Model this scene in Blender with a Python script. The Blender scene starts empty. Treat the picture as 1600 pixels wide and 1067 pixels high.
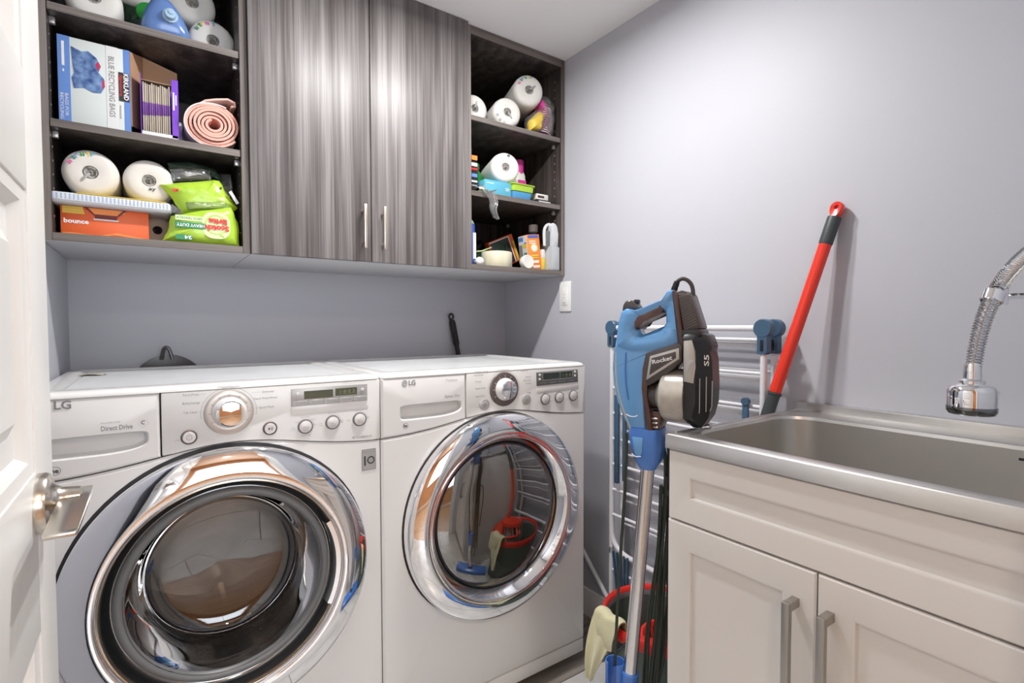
import bpy, bmesh, math, random
from mathutils import Vector, Matrix, Euler
PI = math.pi
random.seed(7)
S = bpy.context.scene
COL = S.collection

# ------------------------------------------------------------------ camera
cam_d = bpy.data.cameras.new('camera')
cam = bpy.data.objects.new('camera', cam_d)
COL.objects.link(cam)
cam_d.sensor_width = 36.0
cam_d.lens = 804.1 / 1600 * 36.0
cam_d.clip_start = 0.01
cam.location = (0, 0, 1.1045)
cam.rotation_euler = Euler((PI / 2 - 0.0325, 0.0021, -0.6097), 'XYZ')
S.camera = cam

# ------------------------------------------------------------------ view / world / big lights
S.view_settings.view_transform = 'Standard'
S.view_settings.look = 'None'
S.view_settings.gamma = 1.0
S.view_settings.use_curve_mapping = False
S.view_settings.exposure = 0.12
S.render.film_transparent = False
W = bpy.data.worlds.new('world'); S.world = W
W.use_nodes = True
W.node_tree.nodes['Background'].inputs[0].default_value = (0.9, 0.93, 1.0, 1)
W.node_tree.nodes['Background'].inputs[1].default_value = 0.3
SPOT_POWER = 9.0        # each of the two recessed lamps in the laundry ceiling
HALL_POWER = 14.0        # each hall downlight
FILL_POWER = 34.0     # cool fill light added behind the camera, shaped as a hall window       

# ------------------------------------------------------------------ materials
def mat(name, col, rough=0.5, metal=0.0, spec=0.5, coat=0.0, bump=None, var=None, emit=None, aniso=0.0, sheen=0.0, sss=0.0):
    m = bpy.data.materials.new(name); m.use_nodes = True
    nt = m.node_tree; b = nt.nodes['Principled BSDF']
    b.inputs['Base Color'].default_value = (*col, 1)
    b.inputs['Roughness'].default_value = rough
    b.inputs['Metallic'].default_value = metal
    b.inputs['Specular IOR Level'].default_value = spec
    b.inputs['Coat Weight'].default_value = coat
    b.inputs['Anisotropic'].default_value = aniso
    b.inputs['Sheen Weight'].default_value = sheen
    if emit:
        b.inputs['Emission Color'].default_value = (*emit[0], 1); b.inputs['Emission Strength'].default_value = emit[1]
    if bump or var:
        tc = nt.nodes.new('ShaderNodeTexCoord')
        mp = nt.nodes.new('ShaderNodeMapping'); nt.links.new(tc.outputs['Object'], mp.inputs[0])
    if var:   # (scale3, colour2, detail)
        mp2 = nt.nodes.new('ShaderNodeMapping'); nt.links.new(tc.outputs['Object'], mp2.inputs[0])
        mp2.inputs['Scale'].default_value = var[0]
        n = nt.nodes.new('ShaderNodeTexNoise'); n.inputs['Scale'].default_value = 1; n.inputs['Detail'].default_value = 6
        nt.links.new(mp2.outputs[0], n.inputs['Vector'])
        r = nt.nodes.new('ShaderNodeValToRGB')
        r.color_ramp.elements[0].position = 0.35; r.color_ramp.elements[0].color = (*col, 1)
        r.color_ramp.elements[1].position = 0.68; r.color_ramp.elements[1].color = (*var[1], 1)
        nt.links.new(n.outputs['Fac'], r.inputs[0]); nt.links.new(r.outputs[0], b.inputs['Base Color'])
    if bump:  # (scale3, strength, distance)
        mp.inputs['Scale'].default_value = bump[0]
        n = nt.nodes.new('ShaderNodeTexNoise'); n.inputs['Scale'].default_value = 1; n.inputs['Detail'].default_value = 4
        nt.links.new(mp.outputs[0], n.inputs['Vector'])
        bp = nt.nodes.new('ShaderNodeBump'); bp.inputs['Strength'].default_value = bump[1]; bp.inputs['Distance'].default_value = bump[2]
        nt.links.new(n.outputs['Fac'], bp.inputs['Height']); nt.links.new(bp.outputs[0], b.inputs['Normal'])
    return m

def glassy(name, tint, gloss=0.12, rough=0.0, white=0.0, wcol=(0.8, 0.8, 0.8), ior=1.5):
    """thin clear sheet: see-through plus mirror reflection, optional milky share"""
    m = bpy.data.materials.new(name); m.use_nodes = True
    nt = m.node_tree; nt.nodes.clear()
    o = nt.nodes.new('ShaderNodeOutputMaterial')
    t = nt.nodes.new('ShaderNodeBsdfTransparent'); t.inputs[0].default_value = (*tint, 1)
    g = nt.nodes.new('ShaderNodeBsdfGlossy'); g.inputs[0].default_value = (1, 1, 1, 1); g.inputs['Roughness'].default_value = rough
    f = nt.nodes.new('ShaderNodeFresnel'); f.inputs[0].default_value = ior
    a = nt.nodes.new('ShaderNodeMath'); a.operation = 'ADD'; a.use_clamp = True; a.inputs[1].default_value = gloss
    nt.links.new(f.outputs[0], a.inputs[0])
    mx = nt.nodes.new('ShaderNodeMixShader')
    nt.links.new(a.outputs[0], mx.inputs[0]); nt.links.new(t.outputs[0], mx.inputs[1]); nt.links.new(g.outputs[0], mx.inputs[2])
    last = mx
    if white > 0:
        d = nt.nodes.new('ShaderNodeBsdfDiffuse'); d.inputs[0].default_value = (*wcol, 1)
        m2 = nt.nodes.new('ShaderNodeMixShader'); m2.inputs[0].default_value = white
        nt.links.new(mx.outputs[0], m2.inputs[1]); nt.links.new(d.outputs[0], m2.inputs[2]); last = m2
    nt.links.new(last.outputs[0], o.inputs[0])
    return m

def wood(name, axis, dark, mid, light, rough=0.3, s=1.0):
    """grey-brown laminate, grain running along axis 'X' or 'Z'"""
    m = bpy.data.materials.new(name); m.use_nodes = True
    nt = m.node_tree; b = nt.nodes['Principled BSDF']; L = nt.links
    tc = nt.nodes.new('ShaderNodeTexCoord')
    def mapped(sc):
        q = nt.nodes.new('ShaderNodeMapping'); q.inputs['Scale'].default_value = sc; L.new(tc.outputs['Object'], q.inputs[0]); return q
    g = (lambda a, l: (l, a, a) if axis == 'X' else (a, a, l))
    n1 = nt.nodes.new('ShaderNodeTexNoise'); n1.inputs['Scale'].default_value = 1; n1.inputs['Detail'].default_value = 5; n1.inputs['Distortion'].default_value = 0.6
    L.new(mapped(g(34 * s, 0.8)).outputs[0], n1.inputs['Vector'])
    n2 = nt.nodes.new('ShaderNodeTexNoise'); n2.inputs['Scale'].default_value = 1; n2.inputs['Detail'].default_value = 6
    L.new(mapped(g(230 * s, 3.0)).outputs[0], n2.inputs['Vector'])
    wv = nt.nodes.new('ShaderNodeTexWave'); wv.wave_type = 'BANDS'; wv.bands_direction = 'Z' if axis == 'X' else 'X'
    wv.inputs['Scale'].default_value = 1; wv.inputs['Distortion'].default_value = 9; wv.inputs['Detail'].default_value = 3; wv.inputs['Detail Scale'].default_value = 1.2
    L.new(mapped(g(5 * s, .9)).outputs[0], wv.inputs['Vector'])
    m1 = nt.nodes.new('ShaderNodeMix'); m1.data_type = 'FLOAT'; m1.inputs[0].default_value = 0.14
    L.new(n1.outputs['Fac'], m1.inputs[2]); L.new(wv.outputs['Fac'], m1.inputs[3])
    m2 = nt.nodes.new('ShaderNodeMix'); m2.data_type = 'FLOAT'; m2.inputs[0].default_value = 0.42
    L.new(m1.outputs[0], m2.inputs[2]); L.new(n2.outputs['Fac'], m2.inputs[3])
    r = nt.nodes.new('ShaderNodeValToRGB'); e = r.color_ramp.elements
    e[0].position = 0.34; e[0].color = (*dark, 1); e[1].position = 0.64; e[1].color = (*light, 1)
    k = e.new(0.48); k.color = (*mid, 1)
    L.new(m2.outputs[0], r.inputs[0]); L.new(r.outputs[0], b.inputs['Base Color'])
    b.inputs['Roughness'].default_value = rough; b.inputs['Specular IOR Level'].default_value = 0.4
    bp = nt.nodes.new('ShaderNodeBump'); bp.inputs['Strength'].default_value = 0.12; bp.inputs['Distance'].default_value = 0.0006
    L.new(n2.outputs['Fac'], bp.inputs['Height']); L.new(bp.outputs[0], b.inputs['Normal'])
    return m

M = {}
M['wall'] = mat('painted_wall', (0.50, 0.505, 0.555), 0.55, bump=((90, 90, 90), 0.06, 0.0006))
M['ceiling'] = mat('painted_ceiling', (0.90, 0.90, 0.90), 0.8, bump=((120, 120, 120), 0.05, 0.0005))
M['trim'] = mat('white_trim', (0.80, 0.80, 0.79), 0.3)
M['door'] = mat('door_paint', (0.80, 0.80, 0.79), 0.42, bump=((60, 60, 60), 0.03, 0.0004))
M['hall'] = mat('hall_wall', (0.62, 0.38, 0.22), 0.6)
M['hallceil'] = mat('hall_ceiling', (0.66, 0.44, 0.28), 0.5)
M['hallfloor'] = wood('hall_floor', 'X', (0.32, 0.20, 0.11), (0.45, 0.29, 0.17), (0.55, 0.38, 0.24), 0.35, 0.3)
M['tile'] = mat('floor_tile', (0.52, 0.51, 0.50), 0.25, var=((7, 7, 7), (0.66, 0.65, 0.64), 5))
M['plank'] = mat('plank', (0.20, 0.18, 0.16), 0.4, var=((3, 50, 50), (0.33, 0.30, 0.27), 5))
M['grout'] = mat('grout', (0.42, 0.41, 0.40), 0.9)
M['white'] = mat('appliance_white', (0.77, 0.765, 0.755), 0.22, coat=0.2)
M['white2'] = mat('appliance_panel', (0.73, 0.725, 0.715), 0.3)
M['topsheet'] = mat('appliance_top', (0.74, 0.755, 0.765), 0.3, var=((9, 9, 9), (0.66, 0.68, 0.69), 5), bump=((60, 60, 60), 0.05, 0.0005))
M['recess'] = mat('recess_grey', (0.60, 0.60, 0.59), 0.4)
M['chrome'] = mat('chrome', (0.88, 0.89, 0.91), 0.035, 1.0)
M['chrome2'] = mat('chrome_soft', (0.75, 0.76, 0.78), 0.12, 1.0)
M['darkchrome'] = mat('dark_chrome', (0.26, 0.27, 0.28), 0.12, 1.0)
M['gold'] = mat('warm_rim', (0.62, 0.52, 0.42), 0.25, 1.0)
M['black'] = mat('black_plastic', (0.015, 0.015, 0.017), 0.3)
M['blackm'] = mat('black_matte', (0.02, 0.02, 0.022), 0.7)
M['gasket'] = mat('gasket_grey', (0.16, 0.165, 0.17), 0.4)
M['drum'] = mat('drum_steel', (0.34, 0.31, 0.29), 0.27, 1.0, bump=((30, 30, 30), 0.1, 0.001))
M['nickel'] = mat('brushed_nickel', (0.62, 0.58, 0.52), 0.24, 1.0, bump=((30, 900, 900), 0.08, 0.0003))
M['nickel2'] = mat('satin_nickel', (0.42, 0.40, 0.37), 0.36, 1.0, bump=((900, 900, 30), 0.08, 0.0003))
M['champagne'] = mat('champagne_bar', (0.78, 0.70, 0.60), 0.3, 1.0)
M['steel'] = mat('sink_steel', (0.60, 0.585, 0.56), 0.36, 1.0, var=((14, 5, 14), (0.70, 0.69, 0.67), 5), bump=((400, 12, 400), 0.10, 0.0004))
M['bowl'] = mat('sink_bowl_steel', (0.60, 0.58, 0.545), 0.36, 1.0, var=((8, 8, 5), (0.58, 0.57, 0.54), 5), bump=((14, 14, 500), 0.08, 0.0004))
M['cab'] = mat('white_cabinet', (0.76, 0.745, 0.725), 0.3, bump=((50, 50, 50), 0.03, 0.0003))
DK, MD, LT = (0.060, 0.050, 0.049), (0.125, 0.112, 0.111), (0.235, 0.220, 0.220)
M['wood_v'] = wood('laminate_vertical', 'Z', DK, MD, LT, 0.42)
M['wood_h'] = wood('laminate_horizontal', 'X', DK, MD, LT, 0.3)
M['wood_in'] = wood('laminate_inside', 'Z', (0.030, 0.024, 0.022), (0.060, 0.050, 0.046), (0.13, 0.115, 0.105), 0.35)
M['wood_e'] = wood('laminate_edge', 'X', (0.10, 0.085, 0.075), (0.17, 0.148, 0.135), (0.27, 0.24, 0.22), 0.4)
M['wood_ev'] = wood('laminate_edge_v', 'Z', (0.10, 0.085, 0.075), (0.17, 0.148, 0.135), (0.27, 0.24, 0.22), 0.4)
M['under'] = mat('cabinet_underside', (0.50, 0.50, 0.52), 0.5)
M['pin'] = mat('shelf_pin', (0.7, 0.7, 0.7), 0.3, 0.6)
M['hole'] = mat('pin_hole', (0.32, 0.30, 0.28), 0.6)
M['paper'] = mat('paper_roll', (0.74, 0.71, 0.66), 0.6, bump=((40, 40, 40), 0.25, 0.003), sheen=0.2)
M['kraft'] = mat('paper_roll_kraft', (0.46, 0.36, 0.27), 0.7, bump=((40, 40, 40), 0.25, 0.003))
M['paperw'] = mat('paper_roll_white', (0.80, 0.79, 0.75), 0.6, bump=((40, 40, 40), 0.2, 0.003), sheen=0.2)
M['film'] = glassy('clear_film', (0.96, 0.97, 0.97), 0.06, 0.12, 0.08, (0.75, 0.76, 0.77))
M['film2'] = glassy('wrap_film', (0.97, 0.97, 0.97), 0.03, 0.15)
M['coreg'] = mat('roll_core_crumple', (0.22, 0.21, 0.19), 0.5, var=((70, 70, 70), (0.55, 0.53, 0.5), 5), bump=((90, 90, 90), 0.9, 0.006))
M['cored'] = mat('roll_core_dark', (0.03, 0.025, 0.025), 0.6)
M['card'] = mat('brown_card', (0.50, 0.30, 0.18), 0.7, bump=((20, 20, 200), 0.1, 0.001))
M['bluewhite'] = mat('box_white', (0.70, 0.76, 0.74), 0.4)
M['boxwhite'] = mat('box_clean_white', (0.78, 0.79, 0.78), 0.4)
M['boxblue'] = mat('box_blue', (0.13, 0.27, 0.66), 0.4)
M['bagpic'] = mat('printed_bags', (0.02, 0.06, 0.22), 0.35, var=((60, 60, 60), (0.22, 0.36, 0.62), 5))
M['bagred'] = mat('printed_red', (0.55, 0.03, 0.10), 0.4)
M['ink'] = mat('black_ink', (0.03, 0.03, 0.035), 0.5)
M['inkgrey'] = mat('grey_ink', (0.25, 0.25, 0.26), 0.5)
M['inklight'] = mat('light_grey_ink', (0.42, 0.42, 0.43), 0.5)
M['inkwhite'] = mat('white_ink', (0.85, 0.85, 0.85), 0.5)
M['purple'] = mat('purple_card', (0.20, 0.06, 0.58), 0.4)
M['magenta'] = mat('magenta_card', (0.50, 0.05, 0.42), 0.4)
M['tan'] = mat('tan_lining', (0.52, 0.38, 0.24), 0.6)
M['bagtan'] = mat('folded_bags', (0.52, 0.46, 0.38), 0.35, bump=((240, 30, 30), 0.5, 0.003))
M['bagpurp'] = mat('folded_bags_purple', (0.20, 0.08, 0.33), 0.35, bump=((240, 30, 30), 0.5, 0.003))
M['pink'] = mat('pink_foam', (0.85, 0.42, 0.34), 0.7, bump=((60, 60, 60), 0.2, 0.002), sheen=0.3)
M['pinkw'] = mat('pale_foam', (0.74, 0.68, 0.70), 0.7, bump=((60, 60, 60), 0.2, 0.002))
M['peach'] = mat('peach_edge', (0.80, 0.50, 0.42), 0.8)
M['orange'] = mat('orange_card', (0.85, 0.14, 0.03), 0.4)
M['orange2'] = mat('deep_orange_card', (0.90, 0.28, 0.05), 0.4)
M['redink'] = mat('red_ink', (0.75, 0.03, 0.03), 0.4)
M['darkred'] = mat('dark_red_card', (0.18, 0.01, 0.01), 0.5)
M['yellow'] = mat('yellow_card', (0.82, 0.60, 0.08), 0.45)
M['lime'] = mat('lime_film', (0.40, 0.62, 0.045), 0.28, coat=0.3, bump=((26, 26, 26), 0.35, 0.006))
M['limep'] = mat('pale_lime', (0.66, 0.80, 0.42), 0.35)
M['green'] = mat('green_ink', (0.02, 0.25, 0.11), 0.4)
M['grn'] = mat('green_plastic', (0.01, 0.28, 0.03), 0.3)
M['dgrn'] = mat('dark_green', (0.012, 0.035, 0.018), 0.4, bump=((60, 60, 60), 0.8, 0.01))
M['cloth'] = mat('striped_cloth_white', (0.72, 0.76, 0.80), 0.6)
M['clothb'] = mat('striped_cloth_blue', (0.42, 0.50, 0.66), 0.6)
M['jug'] = mat('jug_blue', (0.14, 0.26, 0.58), 0.22, coat=0.4)
M['jugcap'] = mat('jug_cap', (0.42, 0.60, 0.78), 0.3)
M['cyan'] = mat('cyan_box', (0.12, 0.45, 0.62), 0.4)
M['bluep'] = mat('blue_tub', (0.10, 0.38, 0.72), 0.35)
M['pinkp'] = mat('pink_plastic', (0.72, 0.05, 0.35), 0.4)
M['canblue'] = mat('can_blue', (0.10, 0.18, 0.62), 0.25, 0.3)
M['cangreen'] = mat('can_shoulder', (0.45, 0.68, 0.55), 0.3)
M['wax'] = mat('cream_roll', (0.66, 0.62, 0.46), 0.5, var=((30, 30, 5), (0.74, 0.71, 0.56), 5))
M['greydev'] = mat('grey_device', (0.50, 0.53, 0.56), 0.35)
M['greydev2'] = mat('grey_device_light', (0.68, 0.71, 0.74), 0.3)
M['bottleclr'] = glassy('clear_bottle', (0.75, 0.78, 0.78), 0.10, 0.05, 0.2)
M['vacblue'] = mat('vacuum_blue', (0.13, 0.34, 0.66), 0.2, coat=0.5)
M['vacblue2'] = mat('vacuum_deep_blue', (0.06, 0.20, 0.62), 0.22, coat=0.4)
M['vacgrey'] = mat('vacuum_grey', (0.065, 0.057, 0.055), 0.28)
M['vacbrown'] = mat('vacuum_smoke_trim', (0.085, 0.042, 0.034), 0.22)
M['vacsilver'] = mat('vacuum_silver', (0.50, 0.48, 0.45), 0.28, 0.5)
M['smoke'] = mat('dusty_clear_cup', (0.30, 0.27, 0.24), 0.25, coat=0.5, var=((22, 22, 22), (0.52, 0.49, 0.44), 5))
M['olive'] = mat('beige_seam', (0.45, 0.42, 0.32), 0.4)
M['wand'] = mat('satin_wand', (0.74, 0.74, 0.75), 0.16, 1.0)
M['cord'] = mat('vacuum_cord', (0.022, 0.032, 0.022), 0.45)
M['rackw'] = mat('rack_white', (0.74, 0.745, 0.78), 0.3)
M['rackb'] = mat('rack_blue', (0.05, 0.11, 0.19), 0.35)
M['mopred'] = mat('mop_red', (0.78, 0.035, 0.015), 0.25, coat=0.3)
M['mopdark'] = mat('mop_dark_grip', (0.045, 0.055, 0.06), 0.45)
M['bucketred'] = mat('bucket_red', (0.75, 0.03, 0.02), 0.28)
M['bucketg'] = mat('bucket_grey_green', (0.10, 0.14, 0.115), 0.35)
M['rubber'] = mat('grey_strip', (0.30, 0.32, 0.34), 0.4)
M['rag'] = mat('yellow_rag', (0.66, 0.63, 0.40), 0.85, bump=((300, 300, 300), 0.35, 0.002), sheen=0.4)
M['plate'] = mat('switch_white', (0.82, 0.82, 0.81), 0.3)
M['lamp'] = mat('lamp_glow', (1, 1, 1), 0.5, emit=((1.0, 0.96, 0.9), 14.0))
M['lamphall'] = mat('hall_lamp_glow', (1, 1, 1), 0.5, emit=((1.0, 0.85, 0.65), 18.0))
M['lcd'] = mat('display_green', (0.085, 0.09, 0.055), 0.2)
M['lcdseg'] = mat('display_segment', (0.20, 0.21, 0.13), 0.3)
M['lcdk'] = mat('display_dark', (0.03, 0.045, 0.035), 0.15)
M['dispgrey'] = mat('display_bezel', (0.42, 0.415, 0.41), 0.3, 0.2)
M['dispdark'] = mat('display_bezel_dark', (0.13, 0.135, 0.135), 0.3)
M['dial'] = mat('dial_silver', (0.55, 0.52, 0.49), 0.3, 0.5)
M['dialdark'] = mat('dial_dark', (0.17, 0.14, 0.13), 0.3, 0.5)
M['btn'] = mat('button_white', (0.70, 0.68, 0.67), 0.25)

# ------------------------------------------------------------------ geometry kit
class G:
    def __init__(s): s.bm = bmesh.new()
    def _v(s, p): return s.bm.verts.new(p)
    def _bev(s, vs, b, seg=2):
        if b > 0:
            es = list({e for v in vs for e in v.link_edges})
            bmesh.ops.bevel(s.bm, geom=es, offset=b, segments=seg, affect='EDGES', profile=0.5)
    def box(s, x0, x1, y0, y1, z0, z1, b=0.0, seg=2):
        v = [s._v((x, y, z)) for z in (z0, z1) for y in (y0, y1) for x in (x0, x1)]
        for f in ((0, 2, 3, 1), (4, 5, 7, 6), (0, 1, 5, 4), (2, 6, 7, 3), (0, 4, 6, 2), (1, 3, 7, 5)): s.bm.faces.new([v[i] for i in f])
        s._bev(v, b, seg); return s
    def loft(s, loops, c0=True, c1=True, closed=True):
        R = [[s._v(p) for p in l] for l in loops]; n = len(R[0])
        for a, b in zip(R, R[1:]):
            for i in range(n if closed else n - 1):
                j = (i + 1) % n
                s.bm.faces.new((a[i], a[j], b[j], b[i]))
        if c0: s.bm.faces.new(R[0][::-1])
        if c1: s.bm.faces.new(R[-1])
        s.R = R; return s
    def prism(s, poly, f, d0, d1, b=0.0, seg=2):
        """poly: list of 2-tuples, f(u, v, d) -> point"""
        s.loft([[f(u, v, d0) for u, v in poly], [f(u, v, d1) for u, v in poly]]); R = s.R
        s._bev(R[0] + R[1], b, seg); return s
    def lathe(s, prof, c=(0, 0, 0), axis='Y', n=48, c0=False, c1=False):
        """prof: (radius, height along axis)"""
        c = Vector(c)
        if isinstance(axis, str): ax = {'X': Vector((1, 0, 0)), 'Y': Vector((0, 1, 0)), 'Z': Vector((0, 0, 1))}[axis]
        else: ax = Vector(axis).normalized()
        up = Vector((0, 0, 1)) if abs(ax.z) < 0.9 else Vector((1, 0, 0))
        a = ax.cross(up).normalized(); b = ax.cross(a)
        s.loft([[c + ax * h + (a * math.cos(2 * PI * k / n) + b * math.sin(2 * PI * k / n)) * max(r, 1e-5) for k in range(n)] for r, h in prof], c0, c1)
        return s
    def cyl(s, p0, p1, r0, r1=None, n=20):
        p0, p1 = Vector(p0), Vector(p1); r1 = r0 if r1 is None else r1
        return s.lathe([(r0, 0), (r1, (p1 - p0).length)], p0, (p1 - p0), n, True, True)
    def tube(s, pts, r, n=10, closed=False, smooth=0):
        P = [Vector(p) for p in pts]
        for _ in range(smooth):
            Q = [] if closed else [P[0]]
            m = len(P)
            for i in range(m if closed else m - 1):
                a, b = P[i], P[(i + 1) % m]
                Q += [a * .75 + b * .25, a * .25 + b * .75]
            if not closed: Q.append(P[-1])
            P = Q
        m = len(P); rr = r if isinstance(r, (list, tuple)) else None
        T = []
        for i in range(m):
            a = P[(i - 1) % m] if closed or i > 0 else P[i]; b = P[(i + 1) % m] if closed or i < m - 1 else P[i]
            T.append((b - a).normalized())
        nrm = T[0].orthogonal().normalized(); L = []
        for i in range(m):
            nrm = (nrm - T[i] * nrm.dot(T[i]))
            nrm = nrm.normalized() if nrm.length > 1e-6 else T[i].orthogonal().normalized()
            bi = T[i].cross(nrm)
            ri = (rr[0] + (rr[-1] - rr[0]) * i / (m - 1)) if rr else r
            L.append([P[i] + (nrm * math.cos(2 * PI * k / n) + bi * math.sin(2 * PI * k / n)) * ri for k in range(n)])
        if closed: L.append(L[0])
        s.loft(L, not closed, not closed); return s
    def quad(s, a, b, c, d): s.bm.faces.new([s._v(p) for p in (a, b, c, d)]); return s
    def sheet(s, f, nu, nv, th=0.0):
        """surface from f(u,v) with u,v in 0..1, thickened along its normal"""
        V = [[s._v(f(i / nu, j / nv)) for i in range(nu + 1)] for j in range(nv + 1)]
        F = [s.bm.faces.new((V[j][i], V[j][i + 1], V[j + 1][i + 1], V[j + 1][i])) for j in range(nv) for i in range(nu)]
        if th: 
            s.bm.normal_update()
            bmesh.ops.solidify(s.bm, geom=F, thickness=th)
        return s
    def plate_hole(s, poly, c, r, f, d0, d1, n=72, b=0.0):
        """star-shaped polygon plate with a round hole"""
        cx, cz = c; ang = sorted([2 * PI * k / n for k in range(n)] + [math.atan2(v - cz, u - cx) % (2 * PI) for u, v in poly])
        A = [ang[0]]
        for a in ang[1:]:
            if a - A[-1] > 1e-4: A.append(a)
        out = []
        for a in A:
            dx, dz = math.cos(a), math.sin(a); best = None
            for (x1, z1), (x2, z2) in zip(poly, poly[1:] + poly[:1]):
                ex, ez = x2 - x1, z2 - z1; den = dx * ez - dz * ex
                if abs(den) < 1e-12: continue
                t = ((x1 - cx) * ez - (z1 - cz) * ex) / den; u = ((x1 - cx) * dz - (z1 - cz) * dx) / den
                if t > 0 and -1e-6 <= u <= 1 + 1e-6 and (best is None or t < best): best = t
            out.append((cx + dx * best, cz + dz * best))
        inn = [(cx + r * math.cos(a), cz + r * math.sin(a)) for a in A]
        sh = [(u + (cx - u) * b / 0.3, v + (cz - v) * b / 0.3) for u, v in out]
        P = [[f(u, v, d1) for u, v in inn], [f(u, v, d0) for u, v in inn], [f(u, v, d0) for u, v in sh], [f(u, v, d0 + b) for u, v in out], [f(u, v, d1) for u, v in out]]
        s.loft(P, False, False); return s

def rrect(x0, x1, y0, y1, r, n=6):
    P = []
    for cx, cy, a0 in ((x1 - r, y1 - r, 0), (x0 + r, y1 - r, 90), (x0 + r, y0 + r, 180), (x1 - r, y0 + r, 270)):
        for k in range(n + 1):
            a = math.radians(a0 + 90 * k / n); P.append((cx + r * math.cos(a), cy + r * math.sin(a)))
    return P

def root_of(o):
    while o.parent: o = o.parent
    return o
def mtx(o): return Matrix.Translation(o.location) @ o.rotation_euler.to_matrix().to_4x4()

def finish(me, m, ang):
    me.materials.append(m)
    for p in me.polygons: p.use_smooth = True
    me.set_sharp_from_angle(angle=math.radians(ang))

def part(name, g, m, parent=None, world=True, ang=38, label=None, kind=None):
    bm = g.bm
    if world and parent is not None: bm.transform(mtx(root_of(parent)).inverted())
    bmesh.ops.recalc_face_normals(bm, faces=bm.faces)
    me = bpy.data.meshes.new(name); bm.to_mesh(me); bm.free()
    finish(me, M[m] if isinstance(m, str) else m, ang)
    o = bpy.data.objects.new(name, me); COL.objects.link(o)
    if parent is not None: o.parent = parent
    if label: o['label'] = label
    if kind: o['kind'] = kind
    return o

def tag(o, label, cat, group=None):
    o['label'] = label; o['category'] = cat
    if group: o['group'] = group
    return o
def thing(name, label, cat, loc=(0, 0, 0), rot=(0, 0, 0), group=None):
    o = bpy.data.objects.new(name, None); COL.objects.link(o)
    o.empty_display_size = 0.05
    o.location = loc; o.rotation_euler = Euler(rot, 'XYZ')
    return tag(o, label, cat, group)
def struct(name, g, m, parent=None, ang=38):
    o = part(name, g, m, parent, ang=ang)
    if parent is None: o['kind'] = 'structure'
    return o
def copy_tree(o, parent=None):
    c = o.copy(); COL.objects.link(c)
    if parent is not None: c.parent = parent
    for ch in list(o.children): copy_tree(ch, c)
    return c

def txt(name, s, o, right, up, h, m, parent, w=None, world=True, bold=0.0, align='LEFT', mirror=False, shear=0.0):
    """flat lettering; o = lower left corner (or centre when align CENTER)"""
    cu = bpy.data.curves.new('t', 'FONT'); cu.body = s; cu.size = 1.0; cu.resolution_u = 2; cu.offset = bold; cu.shear = shear
    ob = bpy.data.objects.new('t', cu); COL.objects.link(ob)
    dg = bpy.context.evaluated_depsgraph_get()
    me = bpy.data.meshes.new_from_object(ob.evaluated_get(dg))
    bpy.data.objects.remove(ob); bpy.data.curves.remove(cu)
    if not me.vertices: return None
    xs = [v.co.x for v in me.vertices]; ys = [v.co.y for v in me.vertices]
    x0, x1 = min(xs), max(xs); ysc = h / 0.72
    xsc = (w / (x1 - x0)) if w else ysc
    right = Vector(right).normalized(); up = Vector(up).normalized(); o = Vector(o)
    Mi = mtx(root_of(parent)).inverted() if world else Matrix.Identity(4)
    for v in me.vertices:
        a = (v.co.x - x0) * xsc; b = v.co.y * ysc
        if align == 'CENTER': a -= (x1 - x0) * xsc / 2; b -= h / 2
        v.co = Mi @ (o + right * a + up * b)
    me.materials.append(M[m]); me.name = name
    t = bpy.data.objects.new(name, me); COL.objects.link(t); t.parent = parent
    return t

F = lambda u, v, d: (u, d, v)          # front plane: x, z, depth along y
FX = lambda u, v, d: (d, u, v)         # plane across x: y, z, depth along x

# ================================================================== SETTING
XL, XR, YF, YB, ZC = -0.2005, 1.3437, -0.12, 1.98, 2.1353
struct('wall_back', G().box(XL - .1, XR + .1, YB, YB + .1, 0, ZC + .1), 'wall')
struct('wall_left', G().box(XL - .1, XL, YF, YB, 0, ZC + .1), 'wall')
struct('wall_right', G().box(XR, XR + .1, YF, YB, 0, ZC + .1), 'wall')
struct('ceiling', G().box(XL, XR, YF, YB, ZC, ZC + .1), 'ceiling')
# front wall with the doorway the camera stands in
DX0, DX1, DZ = -0.145, 0.665, 2.04
fw = G().box(XL, DX0, YF, 0.0, 0, ZC).box(DX1, XR, YF, 0.0, 0, ZC).box(DX0, DX1, YF, 0.0, DZ, ZC)
struct('wall_front', fw, 'wall')
struct('trim_1', G().box(DX1 - .018, DX1, YF - .004, .004, 0, DZ - .018).box(DX0, DX0 + .012, YF - .004, .004, 0, DZ - .018).box(DX0, DX1, YF - .004, .004, DZ - .018, DZ), 'trim')
struct('trim_2', G().box(DX1, DX1 + .07, 0.001, .018, 0, DZ + .07, .003).box(DX0 - .05, DX1, 0.001, .018, DZ, DZ + .07, .003), 'trim')
struct('trim_3', G().box(DX1, DX1 + .07, YF - .018, YF - .001, 0, DZ + .07, .003).box(DX0 - .07, DX0, YF - .018, YF - .001, 0, DZ + .07, .003).box(DX0, DX1, YF - .018, YF - .001, DZ, DZ + .07, .003), 'trim')
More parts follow.
